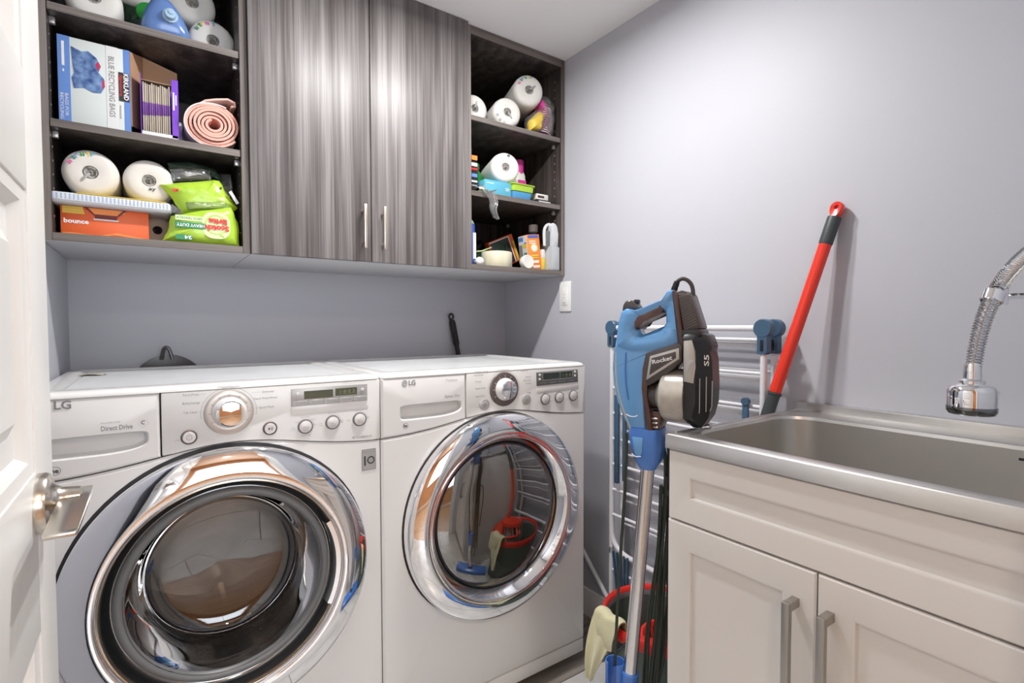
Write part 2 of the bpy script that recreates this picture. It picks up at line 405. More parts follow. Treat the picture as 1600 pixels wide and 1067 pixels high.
# floor: substrate with tiles laid on it, dark planks under the machines
fl = struct('floor', G().box(XL, XR, YF, YB, -.05, -.004), 'grout')
random.seed(3)
for r, (y0, y1) in enumerate(((-.12, .06), (.06, .36), (.36, .66), (.66, .96), (.96, 1.19))):
    xo = XL - (.25 if r % 2 else 0.05)
    while xo < XR:
        a, b = max(xo, XL), min(xo + .6, XR)
        if b - a > .02: part('tile', G().box(a + .0015, b - .0015, y0 + .0015, y1 - .0015, -.004, random.uniform(-.0004, .0), .0008, 1), 'tile', fl)
        xo += .6
for k in range(8):
    y0 = 1.19 + k * .0987
    part('plank', G().box(XL, XR, y0 + .001, min(y0 + .0977, YB), -.004, random.uniform(-.0006, 0.0), .0008, 1), 'plank', fl)
def baseboard(name, g): struct(name, g, 'trim')
bprof = [(0, 0), (.014, 0), (.014, .075), (.010, .085), (.008, .097), (0, .10)]
baseboard('baseboard_right', G().prism(bprof, lambda u, v, d: (XR - u, d, v), 0.66, YB - .001))
baseboard('baseboard_back', G().prism(bprof, lambda u, v, d: (d, YB - u, v), XL + .001, XR - .016))
# hallway behind the camera (seen only in the chrome)
struct('floor_hall', G().box(-2.4, 3.0, -2.6, YF, -.05, 0), 'hallfloor')
struct('wall_hall_back', G().box(-2.4, 3.0, -2.7, -2.6, 0, 2.4), 'hall')
struct('wall_hall_left', G().box(-2.5, -2.4, -2.7, YF, 0, 2.4), 'hall')
struct('wall_hall_right', G().box(3.0, 3.1, -2.7, YF, 0, 2.4), 'hall')
struct('ceiling_hall', G().box(-2.5, 3.1, -2.7, YF, 2.4, 2.5), 'hallceil')
struct('wall_hall_front', G().box(-2.4, XL, YF, YF + .1, 0, 2.4).box(XR, 3.0, YF, YF + .1, 0, 2.4).box(XL, XR, YF, YF + .1, ZC, 2.4), 'hall')
baseboard('baseboard_hall', G().box(-2.4, 3.0, -2.6, -2.585, 0, .12, .003))

# ceiling lamps
def downlight(x, y, z, r, label, power, glow, col, cat='ceiling light', size=.1, spread=178):
    t = thing('ceiling_light', label, cat, (x, y, z))
    part('trim_ring', G().lathe([(r, 0), (r + .022, 0), (r + .02, -.004), (r + .003, -.006), (r, -.002)], (x, y, z), 'Z', 40), 'trim', t)
    part('lens', G().lathe([(r, -.001), (r * .97, -.012), (r * .8, -.022), (r * .45, -.029), (0, -.031)], (x, y, z), 'Z', 32, True), glow, t)
    ld = bpy.data.lights.new('bulb', 'AREA'); ld.shape = 'DISK'; ld.size = size; ld.spread = math.radians(spread); ld.energy = power; ld.color = col
    lo = bpy.data.objects.new('bulb', ld); COL.objects.link(lo); lo.parent = t; lo.location = (0, 0, -.034)
    return t
for i, (x, y) in enumerate(((.515, 1.03), (.74, 1.03))):
    downlight(x, y, ZC, .04, ('round recessed lamp in laundry ceiling, on the washer side', 'round recessed lamp in laundry ceiling, on the dryer side')[i], SPOT_POWER, 'lamp', (1.0, .985, .965), size=.07)
for i, (x, y) in enumerate(((-.9, -1.3), (.35, -1.3), (1.6, -1.3))):
    downlight(x, y, 2.4, .06, ('recessed hall lamp furthest left', 'recessed hall lamp straight behind the doorway', 'recessed hall lamp furthest right')[i], HALL_POWER, 'lamphall', (1.0, .86, .70), size=.12)

hw = bpy.data.objects.new('fill_window', None); COL.objects.link(hw); hw.location = (.55, -2.59, 1.45); hw['kind'] = 'structure'  # invented window in the unseen hall, added to brighten the laundry room
part('fill_window_frame', G().box(-.30, 1.40, -2.6, -2.56, .75, .81, .004).box(-.30, 1.40, -2.6, -2.56, 2.09, 2.15, .004).box(-.30, -.24, -2.6, -2.56, .81, 2.09, .004).box(1.34, 1.40, -2.6, -2.56, .81, 2.09, .004).box(.53, .57, -2.6, -2.57, .81, 2.09, .004), 'trim', hw)
part('fill_pane', G().box(-.24, 1.34, -2.599, -2.59, .81, 2.09), mat('fill_pane_glow', (.8, .8, .8), .5, emit=((.82, .91, 1.0), 1.2)), hw)  # glowing pane that goes with the added fill
ld = bpy.data.lights.new('fill_light', 'AREA'); ld.shape = 'RECTANGLE'; ld.size = 1.5; ld.size_y = 1.2; ld.energy = FILL_POWER; ld.color = (.80, .90, 1.0)  # added cool fill lamp, shines through the doorway onto the machines
lo = bpy.data.objects.new('fill_light', ld); COL.objects.link(lo); lo.parent = hw; lo.location = (0, .045, 0); lo.rotation_euler = (-PI / 2, 0, 0)

# open panel door on the left
dr = bpy.data.objects.new('door_1', None); COL.objects.link(dr); dr.location = (-.1175, .02, 0); dr['kind'] = 'structure'
dY0, dY1, dXf, dXb = .03, .804, -.100, -.135
def dbox(n, *a, b=.0015, m='door'): return part(n, G().box(*a, b), m, dr)
zr = [(0.012, .22), (.87, .985 - .0), (1.98, 2.02)]
stile = .10
dbox('stile', dXb, dXf, dY1 - stile, dY1, .012, 2.02)
dbox('stile', dXb, dXf, dY0, dY0 + stile, .012, 2.02)
for z0, z1 in ((.012, .22), (.79, .955), (1.24, 1.36), (1.92, 2.02)):
    dbox('rail', dXb, dXf, dY0 + stile, dY1 - stile, z0, z1)
for z0, z1 in ((.22, .79), (.955, 1.24), (1.36, 1.92)):
    a0, a1 = dY0 + stile, dY1 - stile
    g = G()
    P = lambda ins, x: [(x, y, z) for y, z in ((a0 + ins, z0 + ins), (a1 - ins, z0 + ins), (a1 - ins, z1 - ins), (a0 + ins, z1 - ins))]
    g.loft([P(-.004, dXf - .012), P(0, dXf - .002), P(.012, dXf - .004), P(.02, dXf - .013), P(.045, dXf - .013), P(.06, dXf - .005)], False, True)
    part('panel', g, 'door', dr, ang=20)
    g = G(); g.loft([P(0, dXb + .006), P(.03, dXb + .006), P(.05, dXb + .002)], False, True); part('panel', g, 'door', dr, ang=20)
hc = Vector((dXf, .708, .922))
hd = part('handle', G().lathe([(.0305, .0), (.0305, .006), (.029, .009), (.024, .0105), (.017, .014), (.0135, .019), (.013, .026), (.012, .034), (.008, .036)], hc, (1, 0, 0), 40, True, True), 'nickel', dr, label='brushed nickel door lever on a round rose')
lv = G()
lv.loft([[(x, y, z) for x, z in ((x0, zt), (x1, zt), (x1, zb), (x0, zb))] for y, x0, x1, zt, zb in
         ((.742, -.0815, -.0585, .9255, .9175), (.70, -.0825, -.058, .927, .917), (.65, -.083, -.058, .925, .918), (.60, -.083, -.0585, .9225, .917), (.594, -.0825, -.0595, .9215, .9175))])
lv._bev(list(lv.bm.verts), .0012)
part('lever', lv, 'nickel', hd)
part('latch_plate', G().box(dXb + .006, dXf - .006, dY1 - .0005, dY1 + .001, .89, .95, .0003), 'nickel', dr)
for z in (.25, 1.05, 1.8): part('hinge', G().cyl((dXf + .004, .026, z), (dXf + .004, .026, z + .09), .006), 'nickel', dr)

# ================================================================== WALL CABINETS
CYF, CYB, CZ0, CZ1 = 1.5576, YB, 1.299, ZC
SH = (1.565, 1.8245)
TH = .018
def open_cabinet(x0, x1, label, filler=None):
    t = thing('open_wall_cabinet', label, 'cabinet', ((x0 + x1) / 2, CYF, CZ0))
    def edge(n, a, vert=False, p=None):
        part('edge_band', G().box(*a, .0008, 1), 'wood_ev' if vert else 'wood_e', p)
    def panel(name, a, m, e, vert):
        p = part(name, G().box(*a, .0005, 1), m, t); edge('edge', e, vert, p); return p
    yb = CYB - .001
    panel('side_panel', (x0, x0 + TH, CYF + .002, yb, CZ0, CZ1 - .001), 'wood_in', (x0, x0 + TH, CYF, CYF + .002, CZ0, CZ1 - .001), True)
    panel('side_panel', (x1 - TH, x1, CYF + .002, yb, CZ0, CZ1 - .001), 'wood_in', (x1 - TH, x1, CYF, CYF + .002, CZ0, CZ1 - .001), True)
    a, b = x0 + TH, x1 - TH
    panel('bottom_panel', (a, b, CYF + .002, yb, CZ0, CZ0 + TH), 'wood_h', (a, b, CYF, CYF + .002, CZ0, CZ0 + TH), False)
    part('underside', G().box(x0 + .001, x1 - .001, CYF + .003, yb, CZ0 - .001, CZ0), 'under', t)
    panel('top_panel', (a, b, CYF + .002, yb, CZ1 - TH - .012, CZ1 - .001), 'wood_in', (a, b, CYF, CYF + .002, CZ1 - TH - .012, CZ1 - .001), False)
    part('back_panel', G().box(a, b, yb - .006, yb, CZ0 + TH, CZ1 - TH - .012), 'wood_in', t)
    for z in SH:
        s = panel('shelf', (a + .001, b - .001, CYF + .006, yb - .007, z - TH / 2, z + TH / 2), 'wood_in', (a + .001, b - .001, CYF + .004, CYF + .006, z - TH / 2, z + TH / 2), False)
        for xx, sg in ((a, 1), (b, -1)):
            for yy in (CYF + .04, yb - .06):
                part('shelf_pin', G().box(min(xx, xx + sg * .012), max(xx, xx + sg * .012), yy - .006, yy + .006, z - TH / 2 - .016, z - TH / 2 - .0005, .002), 'pin', s)
    hg = G()
    for xx, sg in ((a, 1), (b, -1)):
        for yy in (CYF + .04,):
            z = CZ0 + .06
            while z < CZ1 - .06:
                hg.cyl((xx - sg * .0005, yy, z), (xx + sg * .0008, yy, z), .0026, n=8); z += .032
    part('pin_holes', hg, 'hole', t, kind='stuff')
    return t
cab_l = open_cabinet(XL + .001, .2222, 'open grey woodgrain wall cabinet left of the closed doors, with paper rolls and packages')
cab_r = open_cabinet(.9, 1.3425, 'open grey woodgrain wall cabinet right of the closed doors, touching the right wall')
cm = thing('wall_cabinet', 'closed grey woodgrain wall cabinet with two tall doors over washer and dryer', 'cabinet', (.56, CYF, CZ0))
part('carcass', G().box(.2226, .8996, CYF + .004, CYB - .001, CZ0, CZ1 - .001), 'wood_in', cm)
part('underside', G().box(.223, .899, CYF + .003, CYB - .002, CZ0 - .001, CZ0), 'under', cm)
for i, (a, b, hx) in enumerate(((.2236, .5535, .527), (.5555, .8986, .588))):
    d = part('door', G().box(a, b, CYF - .016, CYF + .002, CZ0 - .001, CZ1 - .003, .0012), 'wood_v', cm)
    hh = G().box(hx - .0045, hx + .0045, CYF - .048, CYF - .042, 1.334, 1.464, .0008).cyl((hx, CYF - .043, 1.352), (hx, CYF - .0155, 1.352), .004).cyl((hx, CYF - .043, 1.446), (hx, CYF - .0155, 1.446), .004)
    part('handle', hh, 'champagne', d, label='slim champagne metal bar handle')

# ================================================================== LAUNDRY MACHINES
PY = 1.2278
def arch(x, cx, half):       # lower edge of the control panel over the door ring
    u = (x - cx) / half
    return .820 + .0385 * math.exp(-(u * 1.75) ** 2)
def machine(kind, x0, x1, cx, xs, label):
    t = thing(kind, label, kind.replace('_', ' '), ((x0 + x1) / 2, 1.54, 0))
    T, yb = .983, 1.851
    half = (x1 - x0) / 2
    # cabinet: sides, rear, bottom (open towards the drum)
    g = G()
    g.box(x0, x0 + .004, PY + .022, yb, .03, T - .0125).box(x1 - .004, x1, PY + .022, yb, .03, T - .0125).box(x0, x1, yb - .004, yb, .03, T - .0125).box(x0 + .004, x1 - .004, PY + .022, yb - .004, .03, .036)
    part('casing', g, 'white', t)
    for sx in (x0 + .05, x1 - .05):
        for sy in (PY + .07, yb - .06): part('foot', G().lathe([(.02, .0), (.022, .004), (.018, .012), (.008, .014), (.008, .031)], (sx, sy, 0), 'Z', 16, True, True), 'blackm', t)
    # top: rolled front lip and recessed sheet inside a raised rim
    g = G(); L = []
    for ins, z in ((0, T - .0115), (0, T - .009), (.003, T - .003), (.009, T), (.034, T), (.040, T - .004), (.046, T - .005)):
        L.append([(x, y, z) for x, y in rrect(x0 + ins, x1 - ins, PY + .000 + ins * 1.6, yb - ins, .012 + ins * .3, 5)])
    g.loft(L, False, True); part('top_panel', g, 'topsheet' if 0 else 'white', t, ang=50)
    part('top_sheet', G().box(x0 + .05, x1 - .05, PY + .085, yb - .05, T - .0052, T - .0042, .0004, 1), 'topsheet', t)
    # control panel in two pieces: drawer front / console
    N = 26
    def strip(a, b):
        p = [(a + (b - a) * k / N, arch(a + (b - a) * k / N, cx + .01, half)) for k in range(N + 1)]
        return p + [(b, T - .012), (a, T - .012)]
    # drawer front with the scooped pull
    rx0, rx1 = (x0 + .018, xs - .022) if kind == 'washing_machine' else (x0 + .052, xs - .016)
    rz0, rz1 = .866, .8985
    g = G(); pl = strip(x0, xs - .0012)
    px, pz = (rx0 + rx1) / 2, (rz0 + rz1) / 2
    # recess outline: flat top, swept lower right corner
    rec = []
    K = 60
    for k in range(K):
        a = 2 * PI * k / K
        c, s_ = math.cos(a), math.sin(a)
        e = 9.0 if (s_ > 0 or c < 0) else 2.4
        q = (abs(c) ** e + abs(s_) ** e) ** (-1 / e)
        rec.append((px + (rx1 - rx0) / 2 * c * q, pz + (rz1 - rz0) / 2 * s_ * q * (1.0 if s_ > 0 else 1.25)))
    def outer(a):
        dx, dz = math.cos(a), math.sin(a); best = 9
        for (ax, az), (bx_, bz) in zip(pl, pl[1:] + pl[:1]):
            ex, ez = bx_ - ax, bz - az; den = dx * ez - dz * ex
            if abs(den) < 1e-12: continue
            tt = ((ax - px) * ez - (az - pz) * ex) / den; uu = ((ax - px) * dz - (az - pz) * dx) / den
            if tt > 0 and -1e-6 <= uu <= 1 + 1e-6: best = min(best, tt)
        return (px + dx * best, pz + dz * best)
    corner = [math.atan2(z - pz, x - px) for x, z in (pl[0], pl[N], pl[-2], pl[-1])]
    angs = [math.atan2(z - pz, x - px) for x, z in rec]
    for ca in corner:        # snap nearest ray to each corner
        i = min(range(K), key=lambda i: abs((angs[i] - ca + PI) % (2 * PI) - PI)); angs[i] = ca
    out = [outer(a) for a in angs]
    ins = [(px + (u - px) * (1 - .004 / .1), pz + (v - pz) * (1 - .004 / .05)) for u, v in out]
    sc = lambda P, a, b: [(px + (u - px) * a, pz + (v - pz) * b) for u, v in P]
    g.loft([[F(u, v, PY + .03) for u, v in out], [F(u, v, PY + .004) for u, v in out], [F(u, v, PY) for u, v in ins],
            [F(u, v, PY - .000) for u, v in sc(rec, 1.03, 1.12)], [F(u, v, PY + .003) for u, v in rec],
            [F(u, v, PY + .022) for u, v in sc(rec, .99, .93)], [F(u, v, PY + .026) for u, v in sc(rec, .93, .8)]], False, True)
    dw = part('drawer_front', g, 'white2', t, ang=30)
    con = part('console', G().prism(strip(xs + .0012, x1), F, PY, PY + .03, .003), 'white2', t)
    # front sheet with the round opening
    p = [(x0, .075)] + [(x1, .075)] + [(x1 - (x1 - x0) * k / 40, arch(x1 - (x1 - x0) * k / 40, cx + .01, half) - .003) for k in range(41)]
    CZ = .563
    part('front_panel', G().plate_hole(p, (cx, CZ), .262, F, PY + .001, PY + .03, b=.005), 'white', t, ang=40)
    part('kick_panel', G().box(x0 + .002, x1 - .002, PY + .003, PY + .03, .03, .073, .003), 'white', t)
    part('door_seal_gap', G().lathe([(.262, PY + .02), (.293, PY + .0002), (.2895, PY - .002), (.286, PY - .002), (.262, PY - .001)], (cx, 0, CZ), 'Y', 72), 'blackm', t)
    return t, con, dw, CZ

def swash(cx, cz, r0, r1, a0, a1, y, n=16):
    g = G(); g.loft([[F(cx + r * math.cos(math.radians(a0 + (a1 - a0) * k / n)), cz + r * math.sin(math.radians(a0 + (a1 - a0) * k / n)), y) for k in range(n + 1)] for r in (r0, r1)], False, False, closed=False)
    return g
def bar(x0, x1, z0, z1, y): return G().quad((x0, y, z0), (x1, y, z0), (x1, y, z1), (x0, y, z1))
def knob(name, x, z, r, par, mrim, mface, h=.012, sub=None):
    k = part(name, G().lathe([(r + .0035, 0), (r + .003, -.003), (r + .0005, -.004), (r, -.002)], (x, PY, z), 'Y', 36), mrim, par)
    part('cap', G().lathe([(r, .0), (r, -h * .8), (r * .9, -h), (0, -h * 1.02)], (x, PY, z), 'Y', 36), mface, k)
    return k
R, U = (1, 0, 0), (0, 0, 1)
EPS = .0007
def dial_panel(t, con, kx, kz, R0, dark):
    k = part('dial_ring', G().lathe([(R0 + .002, 0), (R0 + .001, -.004), (R0 - .004, -.006), (R0 - .014, -.0045), (R0 - .017, -.004)], (kx, PY, kz), 'Y', 56), 'dialdark' if dark else 'dial', con)
    g = G()
    for a in range(-30, 211, 30):
        c, s_ = math.cos(math.radians(a)), math.sin(math.radians(a))
        p = Vector((kx + c * (R0 - .009), PY - .0067, kz + s_ * (R0 - .009))); d = Vector((c, 0, s_)) * .003; q = Vector((-s_, 0, c)) * .0005
        g.quad(p - d - q, p + d - q, p + d + q, p - d + q)
    part('tick_marks', g, 'inkgrey' if not dark else 'inkwhite', k)
    part('dial_knob', G().lathe([(.0325, -.003), (.0325, -.008), (.030, -.011), (.0285, -.022), (.0265, -.027), (.022, -.0285), (0, -.0285)], (kx, PY, kz), 'Y', 56), 'white', k)
    part('dial_cap', G().lathe([(.0262, -.0272), (.024, -.0305), (.014, -.032), (0, -.0325)], (kx, PY, kz), 'Y', 48), 'chrome', k)
    part('dial_arc', swash(kx, kz, R0 + .006, R0 + .0068, -10, 190, PY - EPS, 40), 'inklight', con)

# ---- washing machine
WX0, WX1, WCX, WXS = -.1935, .4585, .126, .0095
wash, wcon, wdraw, CZ = machine('washing_machine', WX0, WX1, WCX, WXS, 'white front-load washing machine with large chrome door ring, nearest the open door')
def LT(s, x, z, w, h, m, par, bold=0.0, y=PY - EPS, shear=0): return txt('lettering', s, (x, y, z), R, U, h, m, par, w=w, bold=bold, shear=shear)
LT('LG', -.1485, .9535, .024, .0155, 'inkgrey', wdraw, .03)
LT('INVERTER', -.083, .9195, .030, .0035, 'inklight', wdraw)
LT('Direct Drive', -.083, .9065, .048, .0095, 'inkgrey', wdraw, .015)
part('badge_frame', swash(-.018, .915, .0088, .0092, 0, 360, PY - EPS, 4), 'inklight', wdraw)
part('badge_mark', swash(-.018, .916, .002, .0042, 40, 300, PY - EPS, 16), 'inkgrey', wdraw)
part('efficiency_mark', swash(-.1495, .842, .0072, .0082, 0, 360, PY - EPS, 24), 'inkgrey', wdraw)
LT('he', -.1548, .8385, .0105, .0085, 'ink', wdraw, .03)
dial_panel(wash, wcon, .1295, .9215, .0455, False)
for s_, x, z, w in (('Perm.Press', .0475, .9615, .028), ('Bulky/Large', .0465, .9445, .030), ('Tub Clean', .0475, .9255, .024), ('Cotton/Normal', .1085, .9735, .040),
                    ('Delicates', .1935, .9575, .023), ('Hand Wash/Wool', .1765, .9435, .046), ('Speed Wash', .187, .9235, .029)):
    LT(s_, x, z, w, .0048, 'inkgrey', wcon)
for a, b, z in ((.077, .088, .9635), (.079, .084, .9465), (.073, .083, .9275), (.172, .191, .9595), (.178, .186, .9255)): part('leader_line', bar(a, b, z, z + .0005, PY - EPS), 'inklight', wcon)
kb = knob('power_button', .0565, .8775, .0115, wcon, 'dialdark', 'btn', .005)
part('power_symbol', swash(.0565, .8775, .0044, .0054, 0, 360, PY - .0055, 20), 'inkgrey', kb); part('power_symbol', bar(.0561, .0569, .8755, .8795, PY - .0056), 'inkgrey', kb)
LT('CHILD', .032, .872, .013, .003, 'inklight', wcon)
kb = knob('start_button', .2075, .878, .0115, wcon, 'dialdark', 'btn', .005)
g = G(); g.bm.faces.new([g._v(p) for p in ((.2035, PY - .0056, .8745), (.2075, PY - .0056, .878), (.2035, PY - .0056, .8815))]); g.quad((.209, PY - .0056, .8745), (.210, PY - .0056, .8745), (.210, PY - .0056, .8815), (.209, PY - .0056, .8815)); g.quad((.2115, PY - .0056, .8745), (.2125, PY - .0056, .8745), (.2125, PY - .0056, .8815), (.2115, PY - .0056, .8815))
part('start_symbol', g, 'ink', kb)
for x, z, l, s1 in ((.2815, .8735, 'Wash\nRinse', ('Tap\nCold', 'Cold', 'Extra Warm', 'Warm', 'Hot', 'CURRENT TEMP')), (.3425, .8765, 'Spin\nSpeed', ('No\nSpin', '', 'Medium', '', 'Extra\nHigh', '')), (.4065, .877, 'Soil\nLevel', ('Light', '', 'Normal', '', 'Heavy', ''))):
    kb = knob('selector_button', x, z, .0135, wcon, 'gasket', 'btn', .005)
    txt('lettering', l, (x, PY - .006, z - .001), R, U, .0042, 'inklight', kb, align='CENTER', w=.012)
    for s_, dx, dz, w in zip(s1, (-.026, -.018, 0, .0185, .022, 0), (0, .0115, .022, .015, .003, -.0205), (.008, .008, .019, .010, .008, .022)):
        if s_: txt('lettering', s_, (x + dx, PY - EPS, z + dz), R, U, .0032, 'inklight', wcon, align='CENTER', w=w)
    part('level_arc', swash(x, z, .019, .0197, -5, 60, PY - EPS, 12), 'inklight', wcon)
dp = part('display', G().prism([(.2525, .9215), (.426, .9215), (.426, .9615), (.2525, .9615)], F, PY - .002, PY + .002, .0008), 'dispgrey', wcon)
part('lcd', G().box(.2795, .3440, PY - .0026, PY - .0018, .9365, .9545), 'lcd', dp); part('lcd', G().box(.3495, .4005, PY - .0026, PY - .0018, .9385, .9555), 'lcd', dp)
LT('1:8:8.8', .360, .9415, .036, .0105, 'lcdseg', dp, y=PY - .0031)
for k in range(5):
    part('option_button', G().box(.2535 + k * .0345, .2865 + k * .0345, PY - .0036, PY - .0018, .9225, .9335, .0006, 1), 'dispgrey', dp)
    LT(('Pre Wash', 'Rinse Spin', 'Extra Rinse', 'Delay Wash', 'Custom Pgm')[k], .2615 + k * .0345, .9265, .022, .0032, 'inkgrey', dp, y=PY - .0042)
for x in (.2655, .414): part('side_button', G().lathe([(.004, 0), (.004, -.002), (.0, -.003)], (x, PY - .002, .949), 'Y', 16), 'btn', dp)
part('display_shelf', G().prism([(.2525, .902), (.428, .902), (.428, .9215), (.2525, .9215)], F, PY - .0008, PY + .002, .0004), 'white', wcon)
LT('Intelligent Electronic Control', .366, .967, .053, .0025, 'inklight', wcon)
LT('TrueBalance', .3965, .831, .040, .0058, 'inkgrey', wcon, shear=.2)
part('balance_mark', swash(.3915, .834, .0014, .003, 0, 360, PY - EPS, 6), 'inkgrey', wcon)
sk = part('warranty_sticker', G().box(.411, .4465, PY - .0002, PY + .001, .749, .8015, .0002, 1), 'dispgrey', wash)
part('frame_line', G().loft([[F(u, v, PY - .0006) for u, v in ((.412, .750), (.4455, .750), (.4455, .8005), (.412, .8005))], [F(u, v, PY - .0006) for u, v in ((.413, .751), (.4445, .751), (.4445, .7995), (.413, .7995))]], False, False), 'inkgrey', sk)
LT('1', .4165, .763, .004, .021, 'ink', sk, .06, y=PY - .0008)
part('zero_ring', swash(.4335, .7735, .0065, .0095, 0, 360, PY - .0008, 28), 'ink', sk)
LT('Direct Drive', .4165, .7925, .025, .0036, 'inkgrey', sk, y=PY - .0008); LT('Limited warranty', .4165, .7545, .025, .0022, 'inklight', sk, y=PY - .0008)
LT('YEAR', .4295, .7722, .008, .003, 'inkgrey', sk, y=PY - .0009)
# door
d = part('door_ring', G().lathe([(.2875, -.002), (.2875, -.023), (.2862, -.0278), (.282, -.0312), (.268, -.0365), (.254, -.0410), (.240, -.0440), (.230, -.0452), (.2250, -.043), (.2215, -.032)], (WCX, PY, CZ), 'Y', 128), 'chrome', wash, ang=60, label='wide polished chrome ring of the washer door')
part('rim_bead', G().lathe([(.2215, -.032), (.2225, -.0365), (.2195, -.038), (.2175, -.034), (.217, -.025)], (WCX, PY, CZ), 'Y', 96), 'gold', d, ang=60)
part('inner_bezel', G().lathe([(.217, -.027), (.213, -.012), (.204, -.004), (.2, -.004), (.196, -.010)], (WCX, PY, CZ), 'Y', 96), 'darkchrome', d, ang=60)
part('glass_rim', G().lathe([(.2, -.002), (.2, -.012), (.197, -.018), (.190, -.020), (.184, -.016), (.181, -.008)], (WCX, PY, CZ), 'Y', 96), 'gasket', d, ang=60)
glass_m = glassy('door_glass', (0.62, 0.60, 0.57), 0.10, ior=1.25)
M['doorglass'] = glass_m
part('glass_bowl', G().lathe([(.184, -.017), (.1815, -.004), (.176, .02), (.168, .05), (.161, .08), (.155, .096), (.146, .106), (.12, .112), (.06, .118), (0, .12)], (WCX, PY, CZ), 'Y', 96), 'doorglass', d, ang=60)
part('grip_recess', G().loft([[F(WCX + r * math.cos(math.radians(a)), CZ + r * math.sin(math.radians(a)), y) for a in range(-26, 27, 4)] for r, y in ((.2225, PY - .030), (.2195, PY - .041), (.210, PY - .040), (.206, PY - .014))], False, False, closed=False), 'chrome2', d, ang=60)
part('drum', G().lathe([(.268, .012), (.262, .03), (.215, .035), (.205, .05), (.207, .075), (.238, .08), (.24, .10), (.24, .42), (.22, .45), (.05, .46), (0, .46)], (WCX, PY, CZ), 'Y', 72), 'drum', wash, ang=50)
part('drum_gasket', G().lathe([(.264, .016), (.235, .02), (.212, .03), (.205, .048), (.200, .045), (.202, .028), (.21, .012), (.25, .006), (.264, .008)], (WCX, PY, CZ), 'Y', 72), 'gasket', wash, ang=50)
hg = G()
for a in range(0, 360, 5):
    for j in range(9):
        if (a % 60) < 10: continue
        aa = math.radians(a + (2.5 if j % 2 else 0)); y = PY + .12 + j * .032
        p = Vector((WCX + .2393 * math.cos(aa), y, CZ + .2393 * math.sin(aa))); tt = Vector((-math.sin(aa), 0, math.cos(aa))) * .0028; yy = Vector((0, .0028, 0))
        hg.bm.faces.new([hg._v(p + tt * c + yy * s_) for c, s_ in ((1, 0), (.5, .87), (-.5, .87), (-1, 0), (-.5, -.87), (.5, -.87))])
part('drum_holes', hg, 'black', wash, kind='stuff')
for a in (35, 155, 275):
    aa = math.radians(a); g = G(); L = []
    er, et = Vector((math.cos(aa), 0, math.sin(aa))), Vector((-math.sin(aa), 0, math.cos(aa)))
    for y, h in ((.11, .03), (.2, .06), (.42, .055)):
        c = Vector((WCX, PY + y, CZ)) + er * .241
        L.append([c - et * .045, c - er * h * .7 - et * .02, c - er * h - et * .006, c - er * h + et * .006, c - er * h * .7 + et * .02, c + et * .045])
    g.loft(L); part('drum_lifter', g, 'drum', wash)

# ---- dryer
DX_0, DX_1, DCX, DXS = .4610, 1.1465, .805, .7035
dry, dcon, ddraw, CZ = machine('clothes_dryer', DX_0, DX_1, DCX, DXS, 'white front-load clothes dryer beside the right wall, door with dark round window')
part('logo_disc', swash(.5235, .957, 0.0001, .0078, 0, 360, PY - EPS, 24), 'inklight', ddraw)
part('logo_face', swash(.5235, .957, .0045, .0055, 100, 380, PY - EPS * 2, 18), 'inkwhite', ddraw)
LT('LG', .5345, .9505, .0185, .0125, 'inkgrey', ddraw, .03)
LT('TrueSteam', .640, .9535, .036, .006, 'inklight', ddraw, shear=.2)
LT('Sensor Dry', .638, .909, .045, .0085, 'inkgrey', ddraw)
part('efficiency_mark', swash(.525, .847, .0065, .0075, 0, 360, PY - EPS, 24), 'inkgrey', ddraw); LT('he', .5205, .8438, .009, .0075, 'ink', ddraw, .03)
dial_panel(dry, dcon, .829, .919, .0475, True)
for s_, x, z, w in (('STEAM CYCLE', .730, .971, .044), ('ReduceStatic', .729, .9625, .030), ('Towels', .731, .9445, .020), ('Steam Fresh', .733, .925, .032), ('Speed Dry', .734, .903, .030), ('Cotton/Normal', .8, .9735, .045),
                    ('Heavy Duty', .889, .966, .026), ('Delicates', .905, .9475, .021), ('Bulky Large', .899, .937, .027), ('Time Dry', .904, .9275, .023), ('START', .9115, .8995, .016)):
    LT(s_, x, z, w, .0045, 'inkgrey', dcon)
for x, z, w in ((.7615, .8795, .013), (.9085, .8815, .0125)):
    kb = knob('round_button', x, z, w, dcon, 'dispgrey', 'dispgrey', .004)
    part('button_symbol', swash(x, z, .0045, .0056, 100, 440, PY - .0046, 18), 'inkgrey', kb); part('button_symbol', bar(x - .0006, x + .0006, z - .003, z + .003, PY - .0047), 'inkgrey', kb)
LT('CHILD', .736, .874, .011, .003, 'inklight', dcon)
for x, z, l in ((.980, .8775, 'Dry\nLevel'), (1.0355, .8785, 'Temp.\nControl'), (1.0935, .8795, 'Time\nDry')):
    kb = knob('selector_button', x, z, .0145, dcon, 'gasket', 'btn', .005)
    txt('lettering', l, (x, PY - .006, z - .001), R, U, .004, 'inklight', kb, align='CENTER', w=.012)
    for s_, dx, dz in (('Less', -.024, -.008), ('Normal', 0, .021), ('More', .022, -.008), ('Low', -.019, .010), ('High', .0195, .009)):
        txt('lettering', s_, (x + dx, PY - EPS, z + dz), R, U, .003, 'inklight', dcon, align='CENTER', w=.008 if s_ != 'Normal' else .013)
dp = part('display', G().prism([(.9475, .9195), (1.113, .9215), (1.112, .9615), (.946, .9605)], F, PY - .002, PY + .002, .0008), 'dispdark', dcon)
part('lcd', G().box(.971, 1.036, PY - .0026, PY - .0018, .937, .9565), 'lcdk', dp); part('lcd', G().box(1.0415, 1.0875, PY - .0026, PY - .0018, .938, .957), 'lcdk', dp)
